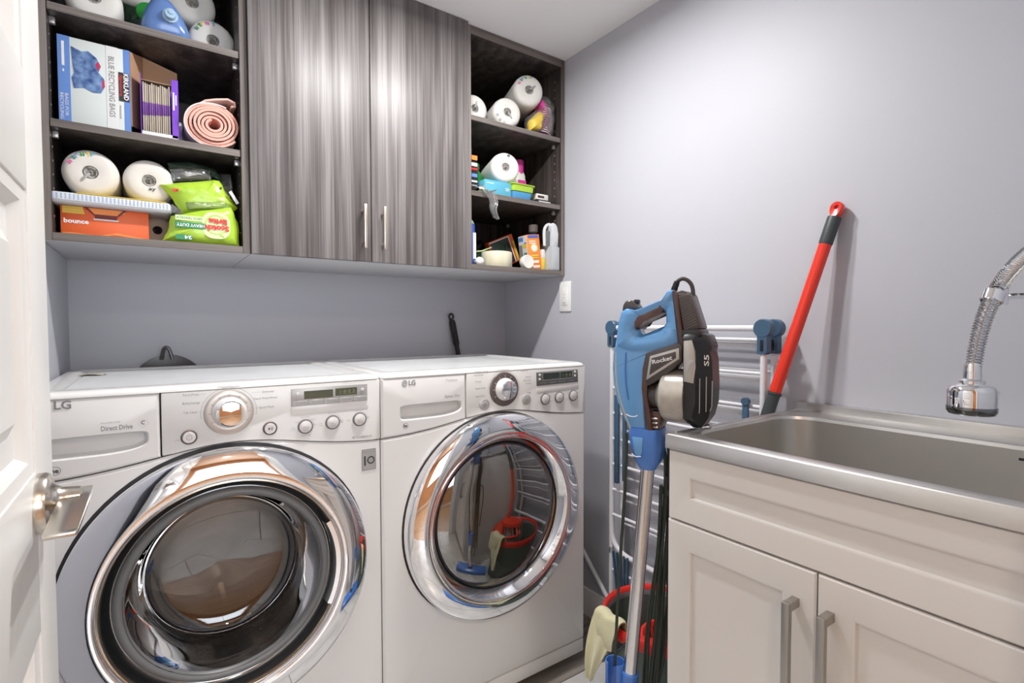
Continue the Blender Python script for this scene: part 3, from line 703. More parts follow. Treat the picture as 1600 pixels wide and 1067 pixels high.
part('lcd_frame', G().loft([[F(u, v, PY - .0028) for u, v in ((.969, .935), (1.0895, .936), (1.0895, .959), (.969, .9585))], [F(u, v, PY - .0028) for u, v in ((.9703, .9363), (1.0883, .9373), (1.0883, .9577), (.9703, .9572))]], False, False), 'inklight', dp)
LT('1:8:8', 1.049, .941, .034, .012, 'lcdseg', dp, y=PY - .0031)
for k, s_ in enumerate(('Wrinkle Care', 'Signal', 'Damp Dry', 'Custom')): LT(s_, .957 + k * .038, .9265, .026, .0035, 'inklight', dp, y=PY - .003)
for x, z in ((.9575, .9525), (.9575, .9395), (1.100, .9545), (1.100, .9425)): part('side_button', G().lathe([(.004, 0), (.004, -.002), (.0, -.003)], (x, PY - .002, z), 'Y', 16), 'btn', dp)
part('display_shelf', G().prism([(.948, .898), (1.1165, .9), (1.1165, .9215), (.948, .9195)], F, PY - .0008, PY + .002, .0004), 'white', dcon)
d = part('door_ring', G().lathe([(.2895, -.002), (.2895, -.023), (.2882, -.0285), (.284, -.0325), (.270, -.0385), (.256, -.0430), (.244, -.0455), (.236, -.0455), (.232, -.043)], (DCX, PY, CZ), 'Y', 128), 'chrome', dry, ang=60, label='wide polished chrome ring of the dryer door')
part('inner_ring', G().lathe([(.232, -.044), (.231, -.0475), (.227, -.048), (.2235, -.044), (.215, -.031), (.209, -.020), (.205, -.010)], (DCX, PY, CZ), 'Y', 96), 'chrome', d, ang=60)
part('window_rim', G().lathe([(.2065, -.009), (.2055, -.016), (.201, -.017), (.196, -.013), (.192, -.010)], (DCX, PY, CZ), 'Y', 96), 'black', d, ang=60)
M['dryglass'] = glassy('dryer_window_glass', (0.70, 0.67, 0.58), 0.22)
part('window_glass', G().lathe([(.2015, -.016), (.18, -.0235), (.14, -.031), (.08, -.0365), (0, -.039)], (DCX, PY, CZ), 'Y', 96), 'dryglass', d, ang=60)
part('drum', G().lathe([(.268, .02), (.262, .035), (.215, .04), (.215, .06), (.27, .065), (.275, .45), (.26, .47), (0, .475)], (DCX, PY, CZ), 'Y', 72), mat('dryer_drum', (.55, .50, .43), .45), dry, ang=50)
for a in (20, 140, 260):
    aa = math.radians(a); er, et = Vector((math.cos(aa), 0, math.sin(aa))), Vector((-math.sin(aa), 0, math.cos(aa))); L = []
    for y, h in ((.08, .05), (.2, .07), (.44, .06)):
        c = Vector((DCX, PY + y, CZ)) + er * .272
        L.append([c - et * .04, c - er * h - et * .008, c - er * h + et * .008, c + et * .04])
    g = G(); g.loft(L); part('drum_lifter', g, 'white2', dry)

# little things on and behind the machines
tg = thing('paper_tag', 'small creased paper tag lying on the washer top near its rear left corner', 'tag', (-.13, 1.68, .984))
part('tag_sheet', G().sheet(lambda u, v: (-.155 + .05 * u + .01 * v, 1.66 + .045 * v - .01 * u, .9795 + .004 * math.sin(u * 3.1) + .002 * math.sin(v * 5)), 8, 6, .0008), 'olive', tg)
bh = thing('broom_handle', 'short black handle leaning behind the dryer against the back wall', 'broom', (1.14, 1.90, 0))
b0, b1 = Vector((1.245, 1.89, .0)), Vector((1.055, 1.962, 1.128))
part('pole', G().cyl(b0.lerp(b1, .03), b0.lerp(b1, .92), .0105), 'black', bh)
part('grip', G().lathe([(.011, 0), (.0135, .01), (.0135, .10), (.010, .112)], b0.lerp(b1, .90), b1 - b0, 20, True, True), 'blackm', bh)
tip = b1 + (b1 - b0).normalized() * .012
part('hanging_loop', G().tube([tip + Vector((math.cos(a) * .010, 0, math.sin(a) * .012)) for a in [2 * PI * k / 16 for k in range(16)]], .0042, 8, True), 'black', bh)
part('broom_head', G().box(1.13, 1.335, 1.865, 1.935, .0, .06, .01), 'blackm', bh)
bd = thing('dustpan', 'dark dustpan with a hanging tab, its rounded top showing behind the washer', 'dustpan', (.04, 1.93, .70))
def pan(u, v):
    x = .04 + (u - .5) * .24; top = 1.012 - .10 * (abs(u - .5) * 2) ** 2.2
    return (x, 1.93 + .02 * (1 - (2 * u - 1) ** 2), .70 + (top - .70) * v)
part('pan', G().sheet(pan, 24, 6, .006), 'vacgrey', bd)
part('hanging_tab', G().tube([(.022, 1.938, .998), (.026, 1.938, 1.026), (.031, 1.938, 1.036), (.038, 1.938, 1.036), (.043, 1.938, 1.026), (.050, 1.938, .998)], .0055, 8, smooth=1), 'vacgrey', bd)
sw = thing('wall_switch', 'white decorator dimmer switch on the right wall under the cabinet corner', 'switch', (XR, 1.551, 1.2155))
p = part('cover_plate', G().box(XR - .006, XR - .0003, 1.517, 1.585, 1.156, 1.275, .003), 'plate', sw)
rk = part('rocker', G().box(XR - .009, XR - .005, 1.5345, 1.5675, 1.182, 1.249, .0015), 'plate', sw)
for z in (1.267, 1.164): part('screw', G().cyl((XR - .0068, 1.551, z), (XR - .0055, 1.551, z), .003, n=12), 'trim', sw)
for z in (1.224, 1.211): part('indicator', G().cyl((XR - .0096, 1.551, z), (XR - .0088, 1.551, z), .0022, n=10), 'inklight', rk)
part('slider_slot', G().box(XR - .0096, XR - .0088, 1.541, 1.561, 1.190, 1.1915), 'inkgrey', rk)

# ================================================================== THINGS ON THE SHELVES
Z1, Z2, Z3 = CZ0 + TH, SH[0] + TH / 2, SH[1] + TH / 2
def paper_roll(label, loc, r, length=.26, rz=0.0, rx=0.0, m='paper', group='paper towel rolls in the wall cabinets', core='coreg', marks=None, tail=None, ry=0.0):
    """local: +y runs into the cabinet, face at y=0"""
    t = thing('paper_towel_roll', label, 'paper roll', loc, (rx, ry, rz), group)
    hr = r * .26
    part('roll_body', G().lathe([(hr, .012), (hr * 1.08, .002), (hr * 1.5, .001), (r * .70, .0), (r * .86, .003), (r * .96, .010), (r, .022), (r * 1.0, length - .02), (r * .9, length - .004), (hr, length)], (0, 0, 0), 'Y', 44), m, t, world=False, ang=60)
    g = G(); g.lathe([(hr * 1.02, .006), (hr * .8, .004), (hr * .5, .010), (hr * .2, .003), (0, .008)], (0, 0, 0), 'Y', 14)
    random.seed(int(abs(loc[0]) * 1e4) + 3)
    for v in g.bm.verts: v.co += Vector((random.uniform(-1, 1), random.uniform(-2, 1), random.uniform(-1, 1))) * .0014
    cr = part('core', g, core, t, world=False, ang=10)
    if tail is not None:
        a = math.radians(tail); c, s_ = math.cos(a), math.sin(a)
        g = G().tube([(c * hr * .3, .002, s_ * hr * .3), (c * hr * 1.1, -.003, s_ * hr * 1.1), (c * hr * 1.9, -.001, s_ * hr * 1.9)], [.004, .0022], 6)
        part('film_tuck', g, 'inklight', cr, world=False)
    if marks:
        for k, (a, cm_) in enumerate(marks):
            aa = math.radians(a); x, z = math.cos(aa) * r * .76, math.sin(aa) * r * .76
            rt = Vector((math.sin(aa), 0, -math.cos(aa))); up = Vector((math.cos(aa), 0, math.sin(aa)))
            c0 = Vector((x, -.0010, z)); w = r * .075; g = G()
            for j, (du, dv, a_, b_) in enumerate(((-.9, 0, .35, 1.1), (.1, .8, .8, .3), (.3, -.3, .35, .9))):
                q = c0 + rt * du * w + up * dv * w
                if (j + k) % 3 == 1 and len(marks) > 3: continue
                g.quad(q - rt * w * a_ - up * w * b_, q + rt * w * a_ - up * w * b_, q + rt * w * a_ + up * w * b_, q - rt * w * a_ + up * w * b_)
            part('print', g, cm_, t, world=False)
    return t
multi = [(152, 'pinkp'), (138, 'green'), (124, 'boxblue'), (108, 'grn'), (94, 'yellow'), (80, 'cyan')]
YL = 1.600
paper_roll('plump wrapped paper roll lying over the orange box, colourful print on its face', (-.1146, YL, 1.4725), .0555, marks=multi, tail=235)
paper_roll('wrapped paper roll right of the plump one, partly behind the lime green pouch', (.0005, YL + .005, 1.4715), .0545)
txt('print', 'ay', (-.0005, YL + .0035, 1.4475), R, U, .0085, 'ink', bpy.data.objects['paper_towel_roll.001'], w=.015, bold=.02)
paper_roll('brown kraft paper roll on the bottom shelf between orange box and lime pouch', (.0165, 1.665, 1.3575), .0395, m='kraft', core='cored', length=.22)
paper_roll('white paper roll at the left end of the top left shelf', (-.100, YL, Z3 + .0575), .057, m='paperw')
paper_roll('paper roll on the top left shelf beside the blue jug, under another roll', (.153, 1.657, Z3 + .0575), .057, marks=[(150, 'green'), (136, 'grn'), (122, 'yellow'), (106, 'pinkp'), (88, 'cyan')], m='paperw')
paper_roll('upper paper roll stacked behind the blue jug, cut off by the photo top', (.109, 1.705, 2.004), .0585, m='paperw')
paper_roll('white roll on the top right shelf, half hidden behind the closed cabinet', (.972, 1.62, Z3 + .0525), .0525, m='paperw', rz=-.1, tail=80)
paper_roll('lower middle white roll on the top right shelf, under the raised one', (1.090, 1.585, Z3 + .0555), .0555, m='paperw', rz=-.25, marks=[(200, 'inklight'), (225, 'inklight'), (250, 'inklight')], tail=-55)
paper_roll('raised white roll with coloured print on top of the top right shelf pile', (1.186, 1.580, 1.992), .0595, m='paperw', rz=-.30, marks=multi, tail=35, length=.24)
paper_roll('single white roll on the middle right shelf, on the light blue box', (1.083, 1.588, 1.631 + .0565), .056, m='paperw', rz=-.30, marks=[(75, 'ink')], length=.2)

def pouch(name, poly, y, th, m, parent, world=True):
    cx = sum(p[0] for p in poly) / len(poly); cz = sum(p[1] for p in poly) / len(poly)
    P = []
    for (a, b), (c, d_) in zip(poly, poly[1:] + poly[:1]):
        P += [(a + (c - a) * k / 3, b + (d_ - b) * k / 3) for k in range(3)]
    L = []
    for s_, d in ((.25, -1), (.55, -.92), (.82, -.66), (.95, -.25), (1.0, 0), (.95, .25), (.8, .7), (.4, 1)):
        L.append([(cx + (u - cx) * s_ + .0012 * math.sin(i * 2.1), y + d * th + (.0025 * math.sin(i * 1.7 + s_ * 6) if abs(d) < .95 else 0), cz + (v - cz) * s_) for i, (u, v) in enumerate(P)])
    g = G(); g.loft(L); return part(name, g, m, parent, world, ang=50)
# --- bottom left shelf
ob = thing('dryer_sheet_box', 'bright orange dryer sheet box with a jagged dispenser notch', 'box', (-.086, 1.62, Z1))
bx0, bx1, bz1 = -.172, -.002, 1.3885
part('carton', G().box(bx0, bx1, 1.602, 1.72, Z1, bz1, .0015), 'orange', ob)
yy = 1.6012
part('yellow_stripes', G().quad((bx0 + .004, yy, 1.3705), (bx0 + .045, yy, 1.3705), (bx0 + .041, yy, 1.3875), (bx0 + .004, yy, 1.3875)).quad((bx0 + .05, yy, 1.379), (bx0 + .12, yy, 1.379), (bx0 + .125, yy, 1.3875), (bx0 + .05, yy, 1.3875)), 'yellow', ob)
for z in (1.3755, 1.3815): part('stripe_line', bar(bx0 + .004, bx0 + .043, z, z + .0009, yy - .0004), 'orange2', ob)
zig = [(-.129, 1.3880)]
for k in range(7): zig += [(-.129 + .0028 * (k + .4), 1.388 - .0028 * (k + .4) - .001), (-.129 + .0028 * (k + 1), 1.388 - .0024 * (k + 1))]
zz = [(-x - .172 + .002, z) for x, z in zig[::-1]]
zz = [(-.046 - (x + .129), z) for x, z in zig[::-1]]
part('notch', G().prism(zig + [(-.108, 1.362), (-.066, 1.362)] + zz, F, yy - .0006, yy + .0004), 'darkred', ob)
part('notch_lining', G().prism([(-.121, 1.387), (-.054, 1.387), (-.066, 1.373), (-.109, 1.373)], F, yy - .0010, yy), 'orange2', ob)
part('notch_band', G().prism([(-.112, 1.3625), (-.062, 1.3625), (-.064, 1.3590), (-.110, 1.3590)], F, yy - .0010, yy), 'inkwhite', ob)
txt('lettering', 'bounce', (bx0 + .006, yy - .0005, 1.348), R, U, .0105, 'inkwhite', ob, w=.046, bold=.035)
part('swoosh', G().prism([(bx0 + .004, 1.3185), (bx0 + .075, 1.3185), (bx0 + .1, 1.327), (bx0 + .165, 1.3185), (bx0 + .165, 1.3225), (bx0 + .105, 1.3315), (bx0 + .07, 1.322), (bx0 + .02, 1.326), (bx0 + .004, 1.3245)], F, yy - .0004, yy), 'orange2', ob)
cl = thing('folded_cloth_pack', 'flat pack of blue and white striped cloths lying on the orange box', 'cloth', (-.07, 1.58, 1.39))
pv = part('cloth_stack', G().box(-.1885, .046, 1.572, 1.78, 1.3888, 1.4145, .009, 3), 'cloth', cl)
for k in range(30):
    x = -.182 + k * .0075
    part('stripe', G().box(x, x + .0032, 1.5712, 1.5722, 1.398, 1.4105, .0003, 1), 'clothb', pv)
part('fold_line', G().box(-.185, .044, 1.5710, 1.5725, 1.3955, 1.3968, .0003, 1), 'cloth', pv)
part('yellow_label', G().box(-.14, .035, 1.5745, 1.70, 1.4138, 1.4155, .0006, 1), 'yellow', cl)
part('clear_end', G().loft([[(.046, y, z) for y, z in ((1.573, 1.391), (1.573, 1.413), (1.76, 1.413), (1.76, 1.391))], [(.066, y, z) for y, z in ((1.570, 1.389), (1.571, 1.399), (1.75, 1.399), (1.75, 1.389))]]), 'film', cl)
g1 = thing('scouring_pad_pouch', 'upper lime green pouch slumped over the other one, its clear window at the bottom', 'pouch', (.11, 1.60, 1.39), group='lime green pouches')
pouch('pouch_body', [(.0217, 1.4643), (.0693, 1.4765), (.1408, 1.4942), (.1556, 1.4958), (.175, 1.46), (.1995, 1.4273), (.1845, 1.4119), (.0694, 1.395), (.05, 1.43)], 1.604, .020, 'lime', g1)
pouch('window_strip', [(.075, 1.424), (.172, 1.440), (.182, 1.420), (.08, 1.404)], 1.592, .012, 'film', g1)
pouch('top_fold', [(.05, 1.478), (.138, 1.497), (.136, 1.522), (.10, 1.524), (.045, 1.51)], 1.615, .012, 'film', g1)
pouch('bag_tail', [(.045, 1.502), (.12, 1.518), (.17, 1.50), (.15, 1.53), (.09, 1.540), (.04, 1.528)], 1.628, .008, 'dgrn', g1)
part('bar_code', G().loft([[(.176, 1.5815, 1.463), (.182, 1.5815, 1.468), (.2, 1.5825, 1.437), (.194, 1.5825, 1.432)], [(.176, 1.5835, 1.463), (.182, 1.5835, 1.468), (.2, 1.5845, 1.437), (.194, 1.5845, 1.432)]]), 'inkwhite', g1)
txt('lettering', '3M', (.049, 1.5845, 1.4465), (1, 0, .2), (-.2, 0, 1), .0075, 'redink', g1, w=.014, bold=.05)
part('hang_hole', G().cyl((.158, 1.5860, 1.472), (.158, 1.592, 1.472), .0025, n=12), 'cored', g1)
g2 = thing('scouring_pad_pouch', 'lower lime green pouch with upside down red lettering in front of the shelf', 'pouch', (.11, 1.585, Z1), group='lime green pouches')
pouch('pouch_body', [(.0445, 1.3843), (.11, 1.405), (.1801, 1.423), (.1964, 1.3842), (.1995, 1.3184), (.11, 1.3180), (.0232, 1.3180), (.0357, 1.3414)], 1.584, .017, 'lime', g2)
def onp(u, v): return (u, 1.5645, v)
part('print_glow', G().loft([[(x, 1.5665, z) for x, z in rrect(.112, .176, 1.333, 1.402, .025)], [(x, 1.5695, z) for x, z in rrect(.112, .176, 1.333, 1.402, .025)]]), 'limep', g2)
part('print_band', G().box(.053, .118, 1.5655, 1.5675, 1.3545, 1.3695, .0003, 1), 'green', g2)
part('print_band', G().box(.053, .113, 1.5655, 1.5675, 1.3730, 1.3860, .0003, 1), 'limep', g2)
part('print_band', G().prism(rrect(.052, .090, 1.3245, 1.3365, .005), F, 1.5655, 1.5675), 'green', g2)
LU, LR = (0, 0, -1), (-1, 0, 0)
txt('lettering', 'HEAVY DUTY', (.1165, 1.5648, 1.3655), LR, LU, .0075, 'inkwhite', g2, w=.061, bold=.02)
txt('lettering', 'GROS TRAVAUX', (.112, 1.5648, 1.3830), LR, LU, .0062, 'green', g2, w=.057)
txt('lettering', '24', (.088, 1.5648, 1.3345), LR, LU, .0085, 'inkwhite', g2, w=.016, bold=.03)
part('logo_ring', swash(.1435, 1.369, .0225, .026, 0, 360, 1.5660, 30), 'lime', g2)
txt('lettering', 'Scotch', (.173, 1.5640, 1.3665), LR, (.06, 0, -1), .0135, 'redink', g2, w=.055, bold=.05)
txt('lettering', 'Brite', (.168, 1.5640, 1.384), LR, (.06, 0, -1), .0135, 'redink', g2, w=.042, bold=.05)
fb = thing('clear_plastic_bag', 'crumpled clear plastic bag standing behind the lime green pouches', 'bag', (.17, 1.66, 1.5))
pouch('bag_film', [(.135, 1.525), (.19, 1.532), (.200, 1.46), (.200, 1.36), (.185, 1.322), (.15, 1.322), (.155, 1.46)], 1.665, .02, 'film', fb)
pouch('bag_contents', [(.15, 1.49), (.185, 1.50), (.195, 1.40), (.185, 1.325), (.14, 1.325), (.145, 1.45)], 1.668, .013, 'dgrn', fb)

# --- middle left shelf
bb = thing('recycling_bag_box', 'tall white and blue box of blue recycling bags with its flap open', 'box', (-.10, 1.63, Z2))
x0, x1, z0, z1, yf = -.1685, -.033, Z2, 1.7815, 1.600
part('carton', G().box(x0, x1, yf, yf + .10, z0, z1, .001), 'bluewhite', bb)
ye = yf - .0008
part('blue_band', G().box(x0, x0 + .0225, ye, yf, z0, z1, .0003, 1), 'boxblue', bb); part('blue_band', G().box(x1 - .0125, x1, ye, yf, z0, z1, .0003, 1), 'boxblue', bb)
part('white_band', G().box(-.0795, -.057, ye, yf, z0, z1, .0003, 1), 'boxwhite', bb)
D_ = (0, 0, -1)
txt('lettering', 'BLUE RECYCLING BAGS', (-.0745, ye - .0005, 1.757), D_, R, .0115, 'inkgrey', bb, w=.145, bold=.012)
part('black_patch', G().box(-.0555, -.035, ye - .0008, yf, 1.655, 1.7245, .0003, 1), 'ink', bb)
txt('lettering', 'KIRKLAND', (-.0455, ye - .0013, 1.7225), D_, R, .0095, 'inkwhite', bb, w=.064, bold=.03)
txt('lettering', 'Signature', (-.0535, ye - .0013, 1.719), D_, R, .0055, 'redink', bb, w=.052, bold=.01, shear=.3)
part('print_mark', G().box(-.0540, -.0515, ye - .0006, ye + .0002, 1.612, 1.645, .0002, 1), 'inklight', bb)
part('print_mark', G().box(-.1610, -.1560, ye - .0006, ye + .0002, 1.712, 1.768, .0002, 1).box(-.1600, -.1570, ye - .0006, ye + .0002, 1.698, 1.704, .0002, 1), 'inkwhite', bb)
txt('lettering', 'BAGS FOR\nRECYCLING', (-.1565, ye - .0005, 1.648), D_, R, .0062, 'inkwhite', bb, w=.06)
pic = [(-.1435, 1.76), (-.125, 1.753), (-.112, 1.757), (-.097, 1.745), (-.089, 1.728), (-.094, 1.712), (-.084, 1.700), (-.082, 1.682), (-.090, 1.664), (-.105, 1.662), (-.122, 1.669), (-.140, 1.664), (-.144, 1.688), (-.139, 1.70), (-.1415, 1.72)]
part('picture', G().prism(pic, F, ye - .0004, yf), 'bagpic', bb)
part('picture_red', G().prism([(-.0895, 1.728), (-.094, 1.738), (-.099, 1.73), (-.095, 1.715)], F, ye - .0008, yf).prism([(-.083, 1.698), (-.088, 1.690), (-.087, 1.674), (-.0825, 1.680)], F, ye - .0008, yf), 'bagred', bb)
g = G().loft([[(a, b, lo_), (a, b, hi), (a + .001, b + .003, hi), (a + .001, b + .003, lo_)] for a, b, lo_, hi in ((-.0325, yf + .001, 1.60, 1.781), (-.0185, 1.65, 1.61, 1.797), (-.007, 1.694, 1.62, 1.8135), (.069, 1.704, 1.70, 1.7955))])
part('flap', g, 'card', bb, label='brown inside of the opened cardboard flap')
pb = thing('sandwich_bag_box', 'small purple open-front box holding a row of folded bags', 'box', (.027, 1.62, Z2))
px0, px1, pz0, pz1, py = -.013, .0665, Z2, 1.7335, 1.592
part('carton', G().box(px0, px0 + .0015, py, py + .1, pz0, pz1).box(px1 - .0015, px1, py, py + .1, pz0, pz1).box(px0, px1, py + .0985, py + .1, pz0, pz1).box(px0, px1, py, py + .1, pz0, pz0 + .002), 'purple', pb)
part('lid', G().loft([[(px0 + .002, py + .02, pz1 - .010), (px1 - .014, py + .004, pz1 - .016), (px1 - .014, py + .1, pz1), (px0 + .002, py + .1, pz1)], [(px0 + .002, py + .02, pz1 - .0085), (px1 - .014, py + .004, pz1 - .0145), (px1 - .014, py + .1, pz1 + .0015), (px0 + .002, py + .1, pz1 + .0015)]]), 'tan', pb)
part('front_strip', G().box(px1 - .0145, px1 - .0005, py - .001, py + .001, pz0 + .01, pz1 - .002, .0003, 1), 'purple', pb)
part('front_sill', G().box(px0 + .002, px1 - .002, py - .001, py + .001, pz0 + .0085, pz0 + .017, .0003, 1), 'boxwhite', pb)
part('front_base', G().box(px0 + .002, px1 - .001, py - .0015, py + .001, pz0 + .001, pz0 + .0085, .0003, 1), 'magenta', pb)
part('print_mark', G().box(px1 - .0120, px1 - .0085, py - .0016, py - .0008, 1.655, 1.700, .0002, 1).box(px1 - .0065, px1 - .0040, py - .0016, py - .0008, 1.668, 1.694, .0002, 1), 'inkwhite', pb)
for k in range(13):
    x = px0 + .004 + k * .0045
    part('folded_bag', G().box(x, x + .0038, py + .003 + .0012 * (k % 3), py + .09, pz0 + .018, pz1 - .02 - .0015 * (k % 4), .0012, 1), 'bagtan', pb)
    part('bag_band', G().box(x - .0001, x + .0039, py + .0022 + .0012 * (k % 3), py + .05, 1.630 + .0008 * k, 1.664 + .0002 * k, .0012, 1), 'bagpurp', pb)
pk = thing('rolled_foam_mat', 'pink foam mat rolled into a spiral at the right end of the middle left shelf', 'mat', (.143, 1.58, Z2))
pcx, pcz, py0 = .143, Z2 + .0625, 1.578
def spi(u, v, r0=.010, r1=.0575, turns=5.6, a0=1.9, sx=1.04):
    a = a0 + u * turns * 2 * PI; r = r0 + (r1 - r0) * u
    r *= 1 + .035 * math.sin(a * 2 + 1)
    return (pcx + sx * r * math.cos(a), py0 + v * .30 + .004 * math.sin(u * 9), pcz + .97 * r * math.sin(a) - .002)
part('spiral_sheet', G().sheet(lambda u, v: spi(u, v), 150, 2, .0058), 'pink', pk, ang=50)
part('outer_sheet', G().sheet(lambda u, v: spi(u, v, .0565, .0610, .52, math.radians(60)), 40, 2, .003), 'pinkw', pk, ang=50)
def tail_(u, v):
    P = [(.105, Z2 + .105), (.125, Z2 + .122), (.150, Z2 + .131), (.178, Z2 + .138), (.196, Z2 + .132), (.197, Z2 + .119), (.186, Z2 + .115)]
    f = u * (len(P) - 1); i = min(int(f), len(P) - 2); k = f - i
    return (P[i][0] + (P[i + 1][0] - P[i][0]) * k, py0 + .004 + v * .28, P[i][1] + (P[i + 1][1] - P[i][1]) * k)
part('loose_end', G().sheet(tail_, 24, 2, .0045), 'peach', pk, ang=60)
sk2 = thing('white_package', 'pale soft package standing behind the purple box', 'package', (.085, 1.69, Z2))
pouch('package_body', [(.055, Z2 + .001), (.055, 1.66), (.075, 1.665), (.092, 1.63), (.097, Z2 + .001)], 1.705, .02, 'paper', sk2)

# --- top left shelf
jg = thing('detergent_jug', 'translucent blue jug with pale cap facing out on the top left shelf', 'jug', (.045, 1.62, Z3))
sec = [(-.008, Z3 + .001), (.045, Z3 + .0005), (.0975, Z3 + .001), (.0985, Z3 + .03), (.086, Z3 + .062), (.066, Z3 + .094), (.048, Z3 + .112), (.026, Z3 + .112), (.010, Z3 + .095), (-.004, Z3 + .06), (-.010, Z3 + .03)]
S2 = []
for (a, b), (c, d_) in zip(sec, sec[1:] + sec[:1]): S2 += [(a, b), ((a + c) / 2, (b + d_) / 2)]
for _ in range(1): S2 = [((S2[i - 1][0] + 2 * S2[i][0] + S2[(i + 1) % len(S2)][0]) / 4, max((S2[i - 1][1] + 2 * S2[i][1] + S2[(i + 1) % len(S2)][1]) / 4, Z3)) for i in range(len(S2))]
jc = (.053, 1.889)
L = [[(jc[0] + (u - jc[0]) * s_, y, jc[1] + (v - jc[1]) * s_) for u, v in S2] for s_, y in ((.20, 1.590), (.34, 1.5905), (.62, 1.594), (.84, 1.600), (.95, 1.609), (1, 1.622), (1, 1.68), (.92, 1.69))]
g = G(); g.loft(L); part('jug_body', g, 'jug', jg, ang=60)
cp = part('cap', G().lathe([(.0175, .0), (.0175, -.006), (.0165, -.008), (.013, -.008), (.0125, -.018), (.011, -.020), (0, -.020)], (jc[0], 1.592, jc[1]), 'Y', 32), 'jugcap', jg)
part('nozzle', G().lathe([(.007, -.019), (.0065, -.023), (0, -.0235)], (jc[0] + .002, 1.592, jc[1] + .004), 'Y', 20), 'jugcap', cp)
wp = thing('wrapped_package', 'white and dark green wrapped package between roll and jug on the top left shelf', 'package', (-.015, 1.72, Z3))
pouch('package_top', [(-.05, 1.955), (-.045, 2.02), (.05, 2.03), (.045, 1.96), (-.01, 1.948)], 1.72, .03, 'paperw', wp)
pouch('package_base', [(-.052, Z3), (-.05, 1.955), (.045, 1.962), (.05, Z3)], 1.73, .028, 'dgrn', wp)
part('green_label', G().lathe([(.028, 0), (.026, -.004), (0, -.005)], (.008, 1.70, 1.935), 'Y', 20), 'grn', wp)

# --- top right shelf
cb = thing('bag_of_cloths', 'clear bag of yellow and red cloths at the right end of the top right shelf', 'bag', (1.26, 1.62, Z3))
pouch('yellow_cloth', [(1.190, 1.880), (1.236, 1.925), (1.262, 1.920), (1.250, 1.885), (1.238, 1.848), (1.192, 1.842)], 1.592, .027, 'yellow', cb)
pouch('red_cloth', [(1.236, 1.846), (1.255, 1.895), (1.258, 1.93), (1.240, 1.960), (1.255, 1.985), (1.278, 1.965), (1.293, 1.91), (1.290, 1.845)], 1.605, .030, 'pinkp', cb)
for k in range(12):
    z = 1.846 + k * .0085
    part('red_stripe', G().tube([(1.240 + .0015 * k, 1.582, z + .006), (1.262, 1.572, z + .002), (1.288, 1.580, z - .003)], .0015, 6), 'inkwhite', cb)
pouch('pale_cloth', [(1.285, 1.85), (1.290, 1.93), (1.302, 1.965), (1.314, 1.93), (1.312, 1.84)], 1.610, .022, 'wax', cb)
pouch('bag_film', [(1.190, 1.8345), (1.187, 1.895), (1.243, 1.94), (1.262, 2.0), (1.285, 1.998), (1.319, 1.968), (1.321, 1.915), (1.316, 1.8345)], 1.607, .042, 'film', cb)

# --- middle right shelf
def bottle(name, label, cat, c, r, z0, h, mbody, mcap, sy=1.0, neck=.35, cap=.16, label_m=None, rs=None):
    t = thing(name, label, cat, (c[0], c[1], z0))
    L = []
    for f_, k in ((0, .92), (.02, 1), (.55, 1), (.68, .93), (.78, .68), (.84, neck), (1 - cap, neck)):
        L.append([(c[0] + x * k, c[1] + y * k * sy, z0 + h * f_) for x, y in rrect(-r, r, -r, r, (rs or .6) * r, 5)])
    g = G(); g.loft(L); part('bottle_body', g, mbody, t, ang=50)
    part('cap', G().lathe([(r * neck * 1.25, h * (1 - cap)), (r * neck * 1.25, h * .985), (r * neck * 1.1, h), (0, h)], (c[0], c[1], z0), 'Z', 20, True), mcap, t)
    if label_m:
        part('label_sheet', G().loft([[(c[0] + x, c[1] + y * sy, z) for x, y in rrect(-r - .0006, r + .0006, -r - .0006, r + .0006, (rs or .6) * r, 5)] for z in (z0 + h * .10, z0 + h * .50)], False, False), label_m, t)
    return t
bt = bottle('cleaner_bottle', 'dark bottle with orange printed label at the left end of the middle right shelf', 'bottle', (.947, 1.625), .0275, Z2, .165, 'black', 'black', sy=1.2)
for z, h, m_ in ((1.690, .016, 'orange2'), (1.668, .012, 'inkwhite'), (1.655, .007, 'redink'), (1.630, .012, 'boxblue'), (1.612, .006, 'inkwhite'), (1.597, .006, 'inkgrey')):
    part('label_print', G().box(.938, .962, 1.5910, 1.5922, z, z + h, .0002, 1), m_, bt)
bottle('green_bottle', 'bright green rounded bottle behind the roll on the middle right shelf', 'bottle', (1.027, 1.725), .034, Z2, .15, 'grn', 'grn', neck=.5, rs=.95)
pkb = bottle('pink_capped_bottle', 'pale bottle with a pink cap behind the roll on the middle right shelf', 'bottle', (1.230, 1.715), .026, Z2, .195, 'paperw', 'pinkp', neck=.7, cap=.32)
part('label_print', G().box(1.210, 1.250, 1.6878, 1.6888, 1.66, 1.685, .0002, 1), 'pinkp', pkb)
cy = thing('light_blue_box', 'flat light blue box carrying the single roll', 'box', (1.05, 1.62, Z2))
part('carton', G().box(.992, 1.108, 1.590, 1.70, Z2, 1.6305, .001), 'cyan', cy)
part('print_mark', G().box(1.001, 1.032, 1.5892, 1.5902, 1.6175, 1.6205, .0002, 1).box(1.083, 1.100, 1.5892, 1.5902, 1.606, 1.609, .0002, 1).box(1.083, 1.098, 1.5892, 1.5902, 1.600, 1.603, .0002, 1), 'inkwhite', cy)
tb = thing('plastic_tub', 'blue plastic tub with lime green lid beside the light blue box', 'tub', (1.16, 1.63, Z2))
g = G(); g.loft([[(x, y, z) for x, y in rrect(1.112 + i, 1.206 - i, 1.583 + i, 1.68 - i, .012)] for i, z in ((.008, Z2 + .0005), (.004, 1.585), (0, 1.603), (.001, 1.605))]); part('tub_body', g, 'bluep', tb)
